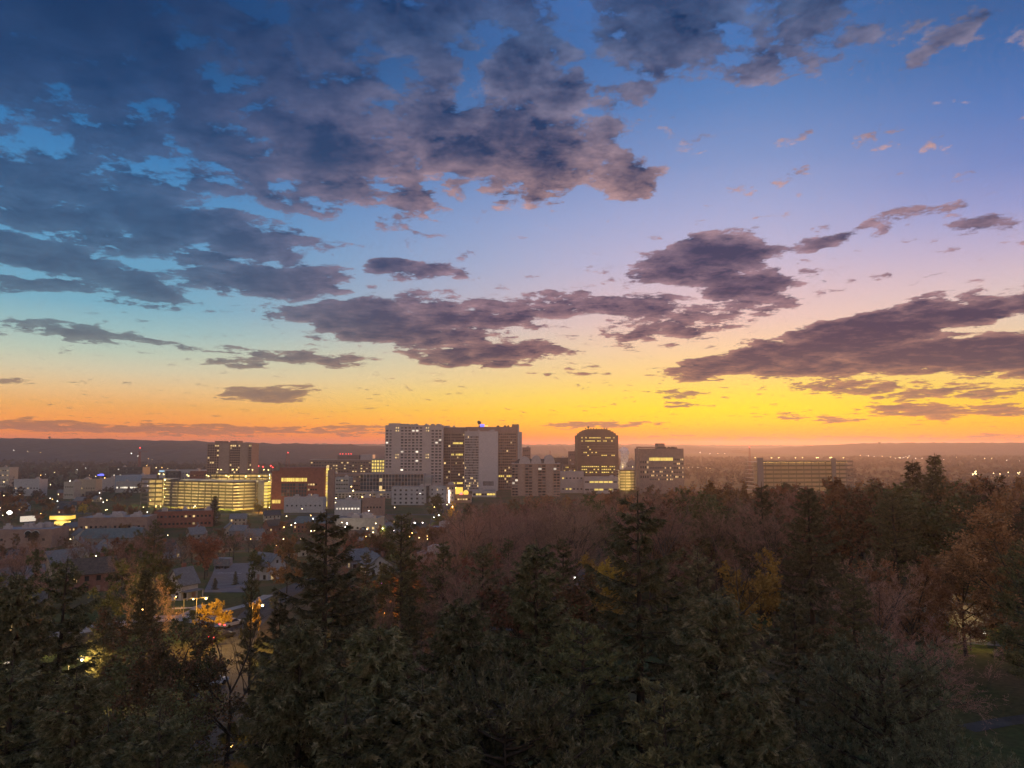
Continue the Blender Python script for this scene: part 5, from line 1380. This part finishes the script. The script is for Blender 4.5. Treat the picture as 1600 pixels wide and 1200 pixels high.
def pine(seed, H, Rm, nb, tufts, blade=.28, shape='tall', bpt=14):
    """white or red pine: upswept limbs in loose plates of tufts"""
    rng = np.random.default_rng(seed); tr, cr = Geo(), Geo()
    P, rad = trunk_geo(rng, H, H * .018, .015, 10)
    tr.add(tubes(P[:-1], P[1:], rad[:-1], rad[1:], 7))
    for k in range(nb):
        zz = .22 + .76 * (k + rng.random()) / nb
        if shape == 'round': prof = math.sqrt(max(0, 1 - ((zz - .52) / .50) ** 2))
        else: prof = min(1, (zz - .1) * 4) * (1 - zz) ** .55
        L = Rm * prof * rng.uniform(.6, 1.15) + .5; a = k * 2.39996 + rng.normal(0, .4)
        base = np.array([np.interp(zz * H, P[:, 2], P[:, 0]), np.interp(zz * H, P[:, 2], P[:, 1]), zz * H])
        dr = np.array([math.cos(a), math.sin(a), 0]); sd = np.array([-dr[1], dr[0], 0]); ns = 5; s = np.linspace(0, 1, ns + 1)
        up = (.10 + .5 * zz) * s * L * (.4 + .6 * s)
        B = base + dr * (L * s)[:, None] + UP * up[:, None] + sd * (rng.normal(0, .12) * L * s ** 2)[:, None]
        rb = np.linspace(.05 + .012 * L, .02, ns + 1); tr.add(tubes(B[:-1], B[1:], rb[:-1], rb[1:], 4))
        m = max(4, int(tufts * L / Rm)); t = rng.uniform(.3, 1, m) ** .8; idx = t * ns; i0 = np.minimum(idx.astype(int), ns - 1); fr = (idx - i0)[:, None]
        Q = B[i0] * (1 - fr) + B[i0 + 1] * fr
        off = sd * (rng.normal(0, .38, m) * L * .5)[:, None] + UP * rng.uniform(-.05, .35, m)[:, None] * min(2.0, L * .3) + dr * rng.normal(0, .3, m)[:, None]
        T = Q + off; tr.add(spikes(Q, T - Q, np.linalg.norm(T - Q, axis=1), np.full(m, .04), rng))
        N0 = np.repeat(T, bpt, 0) + rng.normal(0, .10, (m * bpt, 3)); ND = rng.normal(0, .7, (m * bpt, 3)) + UP * .45 + np.repeat(unitv(off), bpt, 0) * .4
        LL = rng.uniform(.6, 1.3, m * bpt) * blade
        cr.add(blades(N0, ND, LL * 1.3, LL * .30, rng))
    return tr, cr
def branching(seed, H, spread, counts, ratios, angle, up, trunk_frac=.35, rbase=.018, wander=.22):
    """levels of branches as arrays (P, D, L, r, bend)"""
    rng = np.random.default_rng(seed)
    P, rad = trunk_geo(rng, H * .62, H * rbase, .03, 7)
    levels = []
    n0 = counts[0]; t = np.sort(rng.uniform(trunk_frac, 1, n0)); z = t * H * .62
    B = np.column_stack([np.interp(z, P[:, 2], P[:, 0]), np.interp(z, P[:, 2], P[:, 1]), z])
    a = np.arange(n0) * 2.39996 + rng.normal(0, .4, n0); tilt = np.radians(np.interp(t, [trunk_frac, 1], [72, 18])) * spread + rng.normal(0, .08, n0)
    D = np.column_stack([np.cos(a) * np.sin(tilt), np.sin(a) * np.sin(tilt), np.cos(tilt)])
    L = H * .42 * rng.uniform(.75, 1.1, n0); r = H * rbase * .42 * rng.uniform(.7, 1.1, n0)
    bend = UP * .12 + rng.normal(0, .10, (n0, 3))
    levels.append((B, D, L, r, bend))
    for lv in range(1, len(counts)):
        B0, D0, L0, r0, b0 = levels[-1]; c = counts[lv]; k = len(B0) * c
        rep = np.repeat(np.arange(len(B0)), c); t = rng.uniform(.22, 1, k); t[::c] = .98
        S = B0[rep] + D0[rep] * (L0[rep] * t)[:, None] + b0[rep] * (L0[rep] * t * t)[:, None]
        dcur = unitv(D0[rep] + 2 * b0[rep] * t[:, None])
        rv = rng.normal(size=(k, 3)); rv -= dcur * (rv * dcur).sum(1, keepdims=True); rv = unitv(rv)
        an = np.radians(rng.normal(angle, 12, k))
        D = unitv(dcur * np.cos(an)[:, None] + rv * np.sin(an)[:, None] + UP * up)
        L = L0[rep] * ratios[lv - 1] * rng.uniform(.6, 1.15, k) * (1.12 - .35 * t)
        r = np.maximum(r0[rep] * (1 - .72 * t) * .62, .008)
        levels.append((S, D, L, r, rng.normal(0, wander, (k, 3)) + UP * .06))
    return rng, P, rad, levels
def add_branch(g, lev, segs, sides):
    B, D, L, r, b = lev
    for i in range(segs):
        t0, t1 = i / segs, (i + 1) / segs
        p = lambda t: B + D * (L * t)[:, None] + b * (L * t * t)[:, None]
        g.add(tubes(p(t0), p(t1), r * (1 - .72 * t0), r * (1 - .72 * t1), sides))
def bare(seed, H, spread=1.0, counts=(9, 6, 5, 5, 5), twig=1.0, angle=36, up=.10, split=2):
    rng, P, rad, lv = branching(seed, H, spread, counts, (.60, .58, .56, .58), angle, up)
    tr, cr = Geo(), Geo(); tr.add(tubes(P[:-1], P[1:], rad[:-1], rad[1:], 7))
    for i, l in enumerate(lv):
        g = tr if i < split else cr
        if i < 2: add_branch(g, l, 4 - i, 5 - i)
        elif i == 2: add_branch(g, l, 2, 3)
        else:
            B, D, L, r, b = l; mid = B + D * (L * .5)[:, None] + b * (L * .25)[:, None]; end = B + D * L[:, None] + b * L[:, None]
            w = np.maximum(r * 2, .022) * twig
            cr.add(spikes(B, mid - B, np.linalg.norm(mid - B, axis=1) * 1.1, w, rng)); cr.add(spikes(mid, end - mid, np.linalg.norm(end - mid, axis=1), w * .8, rng))
    return tr, cr
def leafy(seed, H, spread=1.0, counts=(10, 6, 5, 4), nleaf=16, leaf=.22, angle=38, up=.05, spreadleaf=.5):
    rng, P, rad, lv = branching(seed, H, spread, counts, (.58, .55, .55), angle, up)
    tr, cr = Geo(), Geo(); tr.add(tubes(P[:-1], P[1:], rad[:-1], rad[1:], 7))
    for i, l in enumerate(lv):
        if i < 2: add_branch(tr, l, 4 - i, 5 - i)
        elif i == 2: add_branch(tr, l, 2, 3)
        else:
            B, D, L, r, b = l; tr.add(spikes(B, D, L, np.full(len(L), .03), rng))
    B, D, L, r, b = lv[-1]; k = len(B)
    t = rng.uniform(.1, 1.1, (k, nleaf)); keep = rng.random((k, nleaf)) < (.35 + .65 * (rng.random((k, 1)) > .12))
    C0 = B[:, None] + D[:, None] * (L[:, None] * t)[..., None] + b[:, None] * (L[:, None] * t * t)[..., None] + rng.normal(0, spreadleaf * .5, (k, nleaf, 3))
    C0 = C0[keep]; n = len(C0); LL = rng.uniform(.6, 1.3, n) * leaf
    cr.add(blades(C0, rng.normal(0, 1, (n, 3)) - UP * .2, LL * 1.35, LL * .85, rng, .5))
    return tr, cr
KINDS = {}
def kind(key, gen, H, bark='bark', leaf='spruce'):
    tr, cr = gen
    H = float(np.percentile(np.concatenate(cr.V)[:, 2], 99.8))
    KINDS[key] = (tr.mesh('trunk', M[bark]), cr.mesh('crown', M[leaf]), H, max(np.abs(np.concatenate(cr.V)[:, :2]).max(), 1))
# near trees, full detail
kind('spruce_a', spruce(1, 27, 8.4, .95, 15, .75, .17, .80, .10, 17), 27)
kind('spruce_b', spruce(2, 25, 7.6, .85, 15, 1.25, .17, .66, .10, 17), 25)
kind('spruce_c', spruce(3, 24, 8.2, 1.25, 15, .55, .18, .85, .18, 16), 24)
kind('pine_tall', pine(4, 26, 6.0, 66, 52, .28), 26, leaf='pine')
kind('pine_round', pine(5, 17, 6.6, 80, 46, .26, 'round', 16), 17, leaf='spruce_blue')
kind('oak_near', leafy(6, 18, 1.0, (11, 6, 5, 5), 14, .21), 18, leaf='red_leaf')
# mid and far trees, coarser twigs
kind('spruce_far', spruce(7, 22, 5.6, 1.1, 6, .5, .36, .8, .1, 8), 22)
kind('spruce_thin', spruce(8, 22, 3.8, 1.0, 6, .5, .34, .8, .1, 8), 22)
kind('pine_far', pine(9, 22, 6.0, 40, 20, .5, 'tall', 12), 22, leaf='pine')
for i, (s_, sp, an) in enumerate(((11, 1.0, 36), (12, 1.12, 40), (13, .85, 32), (14, 1.05, 38))):
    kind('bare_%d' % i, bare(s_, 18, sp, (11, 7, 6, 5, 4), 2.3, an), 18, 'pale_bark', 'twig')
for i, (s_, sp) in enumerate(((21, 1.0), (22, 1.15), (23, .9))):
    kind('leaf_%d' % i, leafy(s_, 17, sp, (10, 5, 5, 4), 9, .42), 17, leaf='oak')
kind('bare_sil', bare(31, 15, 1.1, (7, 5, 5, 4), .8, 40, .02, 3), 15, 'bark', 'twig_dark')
kind('shrub', leafy(41, 5, 1.15, (9, 5, 5), 22, .16), 5, leaf='green_leaf')

NAMES = {'spruce': 'spruce_tree', 'pine': 'pine_tree', 'bare': 'bare_tree', 'leaf': 'leafy_tree', 'oak': 'oak_tree', 'shrub': 'shrub'}
tr_rng = random.Random(99)
TREES = []
def tree(k, x, y, h, label, group=None, wide=1.0, rz=None, leaf=None, tilt=0.0, cat=None, name=None):
    tme, cme, H, Rr = KINDS[k]
    z = tz(x, y)
    root = empty(name or NAMES[k.split('_')[0]], (x, y, z), 0, label, cat or ('shrub' if k == 'shrub' else 'tree'), group)
    root.rotation_euler = (tilt, 0, tr_rng.uniform(0, 6.283) if rz is None else rz)
    s = h / H; root.scale = (s * wide, s * wide, s)
    link('trunk', tme, root)
    c = link('crown', cme, root)
    if leaf:
        c.material_slots[0].link = 'OBJECT'; c.material_slots[0].material = M[leaf]
    TREES.append((x, y, Rr * s * wide))
    return root
def tree_px(k, px, py, Y, label, **kw):
    """tree whose tip shows at pixel px, py, standing Y metres out"""
    q = at(px, py, Y); h = q.z - tz(q.x, Y)
    return tree(k, q.x, Y, max(h, 3), label, **kw)
# --- the foreground, tree by tree
T = tree_px
T('spruce_c', 510, 806, 74, 'dark ragged spruce with a bare pointed tip right of the street', wide=1.15)
T('pine_tall', 630, 804, 104, 'tall dark green pine with flat top behind the ragged spruce', wide=.95)
T('spruce_c', 996, 786, 62, 'tallest central spruce with a visible trunk in the foreground', wide=1.1)
T('spruce_a', 838, 856, 58, 'broad spruce with spreading boughs left of the tallest central spruce', wide=1.15)
T('spruce_b', 722, 946, 47, 'olive spruce whose lit shoulder catches the light in lower middle', wide=1.15)
T('spruce_b', 590, 985, 42, 'weeping spruce filling the lower middle in front of the orange lamp', wide=1.25)
T('spruce_b', 470, 978, 45, 'weeping spruce just right of the bare silhouetted tree', wide=1.15)
T('spruce_a', 660, 1075, 36, 'dense weeping spruce at the bottom edge left of centre', wide=1.3)
T('spruce_c', 540, 1100, 36, 'dense dark spruce at the bottom edge below the ragged spruce', wide=1.25)
T('pine_round', 790, 1050, 40, 'round-crowned pine at the bottom edge below the broad spruce', wide=.8, leaf='spruce')
T('pine_tall', 905, 978, 46, 'thick pine in front of the tallest central spruce', wide=1.2)
T('spruce_b', 1120, 935, 48, 'grey-green spruce right of the tallest central spruce', wide=1.25)
T('pine_tall', 1030, 1070, 39, 'dark loose pine at the bottom edge right of centre', wide=1.1)
T('spruce_b', 1175, 1085, 38, 'hanging spruce at the bottom edge beside the round grey-green pine', wide=1.2)
T('spruce_c', 1090, 868, 70, 'spruce standing close behind on the right of the tallest spruce', wide=1.1)
T('pine_round', 1375, 1006, 50, 'rounded grey-green pine crown in the lower right', wide=.82)
T('pine_round', 1480, 1158, 42, 'small blue-grey rounded pine at the bottom right', wide=.8)
T('spruce_a', 1262, 765, 118, 'pointed spruce rising from the right woods', wide=1.1)
T('spruce_c', 1240, 930, 72, 'shadowed spruce behind the rounded grey-green pine', wide=1.15)
T('pine_tall', 1330, 900, 84, 'dark pine behind the rounded grey-green pine', wide=1.1)
T('pine_tall', 1395, 770, 130, 'broad dark pine topping the right woods', wide=1.25)
T('pine_tall', 1455, 742, 160, 'tall pine on the right skyline of the woods', wide=1.2)
T('spruce_far', 1461, 712, 205, 'small spruce tip standing above the right woods', wide=.9)
T('spruce_far', 1425, 722, 210, 'blunt spruce tip left of the small skyline spruce', wide=1.1)
T('pine_tall', 1530, 775, 120, 'dark spreading pine near the right edge', wide=1.35)
T('oak_near', 1590, 770, 100, 'dark warm-tinted russet oak filling the right edge', wide=1.3, leaf='oak')
T('pine_tall', 1600, 850, 84, 'shadowed pine at the right edge above the lawn', wide=1.2)
T('oak_near', 1500, 850, 110, 'warm-tinted russet oak above the lit trunks on the right', wide=1.25, leaf='oak')
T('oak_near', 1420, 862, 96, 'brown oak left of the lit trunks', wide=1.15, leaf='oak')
T('bare_1', 1372, 868, 90, 'pinkish bare tree crown between brown oak and rounded pine', wide=1.1)
T('bare_0', 1440, 960, 76, 'bare thicket tree above the right lawn', wide=1.1)
T('spruce_c', 1190, 760, 140, 'spruce in front of the autumn woods left of the pointed spruce', wide=1.0)
T('pine_far', 1120, 775, 190, 'olive pine among russet trees right of centre', wide=1.1)
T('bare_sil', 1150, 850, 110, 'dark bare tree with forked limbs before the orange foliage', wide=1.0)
T('leaf_0', 1185, 862, 118, 'orange-brown leafy tree behind the dark forked bare tree', leaf='amber_leaf', wide=1.0)
T('leaf_1', 940, 868, 125, 'amber-leaved tree by the lane behind the tallest spruce', leaf='amber_leaf', wide=1.1)
T('leaf_2', 955, 874, 132, 'small golden-leaved tree beside the amber-leaved tree', leaf='gold_leaf', wide=.6)
# left side
T('spruce_c', 438, 942, 78, 'dark conifer at the right edge of the lit street', wide=.9)
T('leaf_1', 300, 968, 88, 'dark green-brown tree in front of the crossing', leaf='green_leaf', wide=.9)
T('spruce_a', 228, 892, 104, 'tall dark spruce left of the amber-lit crossing', wide=.85)
T('oak_near', 255, 955, 62, 'round oak with dark red-brown leaves in the lower left', wide=1.1)
T('oak_near', 190, 1050, 48, 'dark low oak crown at the lower left edge of the street', wide=1.1, leaf='green_leaf')
T('spruce_c', 95, 885, 66, 'leaning brown-green conifer at the left', wide=1.05, tilt=-.04)
T('spruce_b', 30, 905, 60, 'dense dark conifer at the far left', wide=1.0)
T('spruce_c', 20, 1040, 44, 'dark spruce filling the lower left corner', wide=1.3)
T('spruce_a', 120, 1060, 42, 'dense spruce at the bottom left', wide=1.25)
T('spruce_c', 250, 1120, 38, 'dark spruce at the bottom below the round oak', wide=1.2)
T('spruce_thin', 58, 858, 150, 'narrow dark columnar conifer beside the large blue-grey roof', wide=.55)
T('spruce_b', 165, 950, 92, 'dark green conifer behind the leaning conifer', wide=.9)
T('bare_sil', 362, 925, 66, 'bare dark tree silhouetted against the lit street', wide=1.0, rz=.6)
T('pine_tall', 395, 895, 92, 'drooping dark pine over the lamp-lit street', wide=.55)
T('leaf_0', 335, 936, 133, 'golden-leaved tree glowing under the amber street lamp', leaf='gold_leaf', wide=1.15)
T('leaf_2', 400, 935, 128, 'small yellow-green tree glowing by the street', leaf='gold_leaf', wide=.4)
T('leaf_1', 240, 862, 150, 'round dark green-brown tree left of the white house', leaf='green_leaf', wide=1.0)
T('pine_far', 243, 812, 265, 'layered dark pine in front of the red brick hall', wide=1.0)
T('spruce_far', 336, 775, 560, 'dark conical spruce in front of the curved parking ramp', wide=1.15)
T('spruce_far', 368, 893, 205, 'small dark spruce at the edge of the empty lot', wide=1.1)
T('spruce_far', 336, 914, 190, 'smaller dark spruce in front of the empty lot', wide=1.4)
T('leaf_2', 400, 860, 215, 'green leafy tree right of the empty lot', leaf='green_leaf', wide=.9)
T('leaf_1', 405, 778, 655, 'lit yellow-green tree at the foot of the stair tower', leaf='gold_leaf', wide=.8)
T('leaf_0', 420, 784, 660, 'orange-lit tree beside the stair tower', leaf='gold_leaf', wide=.6)
T('leaf_2', 682, 772, 600, 'big dark green tree in front of the white apartment blocks', leaf='green_leaf', wide=1.1)
T('leaf_0', 692, 796, 470, 'green-lit tree by the white street lamp', leaf='green_leaf', wide=1.0)
T('leaf_1', 708, 783, 570, 'amber-lit tree under the corner apartment block', leaf='gold_leaf', wide=.6)
T('leaf_2', 600, 822, 400, 'yellow-green lit tree left of the tall dark pine', leaf='green_leaf', wide=.8)
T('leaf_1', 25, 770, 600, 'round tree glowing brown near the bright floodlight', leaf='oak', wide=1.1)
T('leaf_0', 130, 786, 640, 'small tree with leaves coloured as if yellow-lit in the left valley', leaf='gold_leaf', wide=.8)
T('bare_2', 604, 925, 92, 'bare tree trunk glowing orange above its lamp', wide=.6, leaf='twig')
# --- the woods, row behind row
ZONES = [  # px range, distance range, kinds, heights, count, label, spacing
    ((690, 910), (95, 150), ('bare_0', 'spruce_c', 'bare_2', 'bare_3', 'leaf_2'), (13, 18), 20, 'just behind the foreground spruces', 6),
    ((540, 720), (85, 150), ('spruce_c', 'bare_1', 'leaf_2', 'bare_3', 'spruce_far'), (8, 13), 18, 'behind the weeping spruces of the lower middle', 6),
    ((720, 900), (140, 240), ('bare_0', 'bare_1', 'bare_2', 'bare_3'), (20, 25), 40, 'in the woods left of the tallest central spruce', 7),
    ((700, 1000), (220, 420), ('bare_0', 'bare_3', 'bare_1', 'leaf_1'), (20, 26), 56, 'in the woods below the vaulted condominium', 8),
    ((960, 1240), (130, 300), ('leaf_0', 'leaf_1', 'bare_1', 'bare_3', 'leaf_2'), (21, 26), 50, 'in the woods below the framed building', 8),
    ((960, 1360), (300, 520), ('leaf_0', 'leaf_2', 'bare_0', 'leaf_1', 'spruce_far'), (20, 26), 50, 'on the wooded slope before the dim parking ramp', 10),
    ((1240, 1640), (140, 330), ('leaf_0', 'pine_far', 'leaf_1', 'bare_2', 'leaf_2'), (22, 27), 54, 'in the right woods', 8),
    ((1340, 1700), (330, 560), ('leaf_0', 'leaf_2', 'pine_far', 'bare_0'), (18, 24), 26, 'on the far side of the right woods', 11),
    ((1000, 1330), (520, 800), ('leaf_0', 'bare_1', 'leaf_2', 'bare_3'), (13, 18), 30, 'at the foot of the woods by the dim ramp', 12),
    ((-20, 250), (120, 330), ('bare_0', 'bare_1', 'leaf_0', 'bare_3', 'leaf_1'), (11, 15), 42, 'in the left neighbourhood', 8),
    ((250, 480), (210, 420), ('bare_0', 'bare_2', 'bare_3', 'leaf_2'), (10, 14), 30, 'around the empty lot and houses', 9),
    ((420, 720), (170, 420), ('bare_1', 'bare_3', 'leaf_2', 'bare_0', 'leaf_1'), (10, 14), 44, 'among the houses below downtown', 8),
    ((-40, 480), (420, 680), ('bare_0', 'leaf_1', 'bare_3', 'leaf_2', 'bare_1'), (9, 12), 44, 'in the valley before the parking ramps', 12),
    ((430, 800), (430, 640), ('bare_1', 'leaf_0', 'bare_3', 'leaf_2'), (10, 14), 32, 'on the street before the apartment blocks', 12),
    ((700, 1000), (440, 700), ('bare_1', 'leaf_0', 'bare_3', 'leaf_2'), (15, 21), 44, 'at the foot of the woods below downtown', 12),
    ((600, 1000), (640, 880), ('bare_1', 'leaf_0', 'bare_3', 'leaf_2'), (10, 16), 44, 'along the foot of the downtown blocks', 12),
    ((150, 260), (560, 720), ('bare_1', 'leaf_0', 'bare_3', 'leaf_2'), (8, 12), 24, 'beside the short parking ramp', 10),
    ((720, 1000), (130, 320), ('spruce_far', 'pine_far'), (16, 22), 12, 'rising among the bare woods', 12),
    ((-60, 240), (690, 1050), ('leaf_1', 'bare_1', 'leaf_0', 'leaf_2'), (9, 14), 40, 'far off in the left valley', 14),
]
LOOK = {'bare_0': 'domed bare brown tree', 'bare_1': 'wide bare grey-brown tree', 'bare_2': 'narrow upright bare tree', 'bare_3': 'bare mauve-brown tree', 'spruce_far': 'dark pointed spruce', 'spruce_c': 'ragged dark spruce', 'pine_far': 'olive green pine',
        'oak': 'warm-tinted russet leafy tree', 'red_leaf': 'red-brown leafy tree', 'green_leaf': 'dull green leafy tree'}
KEEP = [((-330, 455, 26)), (-270, 560, 12)]
wr = random.Random(321)
SKY_X = [-50, 0, 60, 120, 240, 300, 420, 470, 600, 700, 740, 800, 880, 960, 1000, 1060, 1130, 1172, 1190, 1250, 1330, 1350, 1400, 1450, 1520, 1600, 1720]
SKY_Y = [765, 762, 765, 775, 790, 806, 806, 806, 812, 800, 782, 772, 766, 758, 742, 734, 731, 734, 742, 738, 744, 740, 730, 730, 740, 738, 735]
HALLS = [o for o in bpy.data.objects if o.parent is None and o.get('category') in ('house', 'building', 'canopy', 'trailer', 'car')]
HP = np.array([(o.location.x, o.location.y) for o in HALLS])
road_pts = np.array([(p.x, p.y) for p in [ground_at(*q) for q in ((345, 1090), (356, 1030), (376, 985), (412, 948), (300, 966), (250, 968), (290, 950), (340, 915), (365, 905), (350, 895), (372, 915), (320, 940), (390, 960), (130, 985), (330, 950))]])
for (pa, pb), (ya, yb), kinds, (ha, hb), cnt, label, gap in ZONES:
    n = 0
    for _ in range(cnt * 25):
        if n >= cnt: break
        Y = math.sqrt(wr.uniform(ya * ya, yb * yb)); px = wr.uniform(pa, pb); x = (px - 800) / F * Y
        if any((x - t[0]) ** 2 + (Y - t[1]) ** 2 < gap ** 2 for t in TREES): continue
        if np.min((HP[:, 0] - x) ** 2 + (HP[:, 1] - Y) ** 2) < 49: continue
        if np.min((road_pts[:, 0] - x) ** 2 + (road_pts[:, 1] - Y) ** 2) < 100: continue
        if wr.random() < .15 * 0: continue
        k = wr.choice(kinds); lf = None
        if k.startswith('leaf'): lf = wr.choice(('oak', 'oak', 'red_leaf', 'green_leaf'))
        if px < 340 and Y < 190: lf = 'green_leaf' if lf else None
        cap = at(px, np.interp(px, SKY_X, SKY_Y) + wr.uniform(0, 30), Y).z - tz(x, Y)
        if cap < 6: continue
        if 1465 < px < 1545 and Y < 135: continue
        look = LOOK[lf or k]
        tree(k, x, Y, min(cap, wr.uniform(ha, hb)), look + ' ' + label, group=look.replace('tree', 'trees') + ' ' + label, wide=wr.uniform(.9, 1.2), leaf=lf); n += 1
# undergrowth and hedges close by
for px, py, s_ in ((300, 975, 3), (325, 990, 2.2), (338, 1010, 2.5), (205, 975, 3), (430, 955, 3), (382, 1000, 2), (1480, 1010, 4), (1555, 1015, 4), (330, 1120, 3), (362, 1172, 3), (700, 845, 3), (585, 850, 3), (610, 856, 3)):
    p = ground_at(px, py)
    tree('shrub', p.x, p.y, s_, 'leafy shrub beside the lamp-lit ground', group='shrubs beside the lamp-lit ground', wide=1.2)

# --- the wooded valley floor further out reads as one mass
rng = np.random.default_rng(8)
n = 11000
Yw = np.sqrt(rng.uniform(760 ** 2, 3300 ** 2, n)); pw = rng.uniform(-80, 1680, n); Xw = (pw - 800) / F * Yw
dens = vnoise(Xw / 140, Yw / 140, 31) + .5 * vnoise(Xw / 50, Yw / 50, 32)
town = (pw > 230) & (pw < 1080) & (Yw < 1250)
ok = (dens > -.5) & ~town
Xw, Yw = Xw[ok], Yw[ok]; Zw = terrain(Xw, Yw); k = len(Xw)
per = 26
hh = rng.uniform(7, 14, k); rr = hh * rng.uniform(.35, .55, k)
u = rng.normal(size=(k, per, 3)); u /= np.linalg.norm(u, axis=2, keepdims=True); u *= rng.uniform(.45, 1, (k, per, 1))
Cc = np.stack([Xw, Yw, Zw + hh * .58], 1)[:, None] + u * np.stack([rr, rr, hh * .45], 1)[:, None]
S_ = (hh[:, None] * rng.uniform(.12, .26, (k, per))).reshape(-1)
Vw, Fw = blades(Cc.reshape(-1, 3), rng.normal(size=(k * per, 3)), S_ * 1.6, S_ * 1.3, rng, .5)
tag(link('valley_woods', np_mesh('valley_woods', Vw, Fw, M['far_wood'])), 'dark leafless woodland mass on the far valley floor', 'woodland', kind='stuff')

# ------------------------------------------------------------------ the evening air
hm, ht_, hb_ = base_mat('evening_haze'); ht_.nodes.clear()
ho = ht_.nodes.new('ShaderNodeOutputMaterial'); hv = ht_.nodes.new('ShaderNodeVolumePrincipled')
hv.inputs['Color'].default_value = (.95, .86, .83, 1); hv.inputs['Density'].default_value = 1.15e-4; hv.inputs['Anisotropy'].default_value = .62
ht_.links.new(hv.outputs[0], ho.inputs['Volume'])
tag(MB().box(-9500, 9500, -350, 9700, -12, 140).build('haze', hm), kind='stuff')
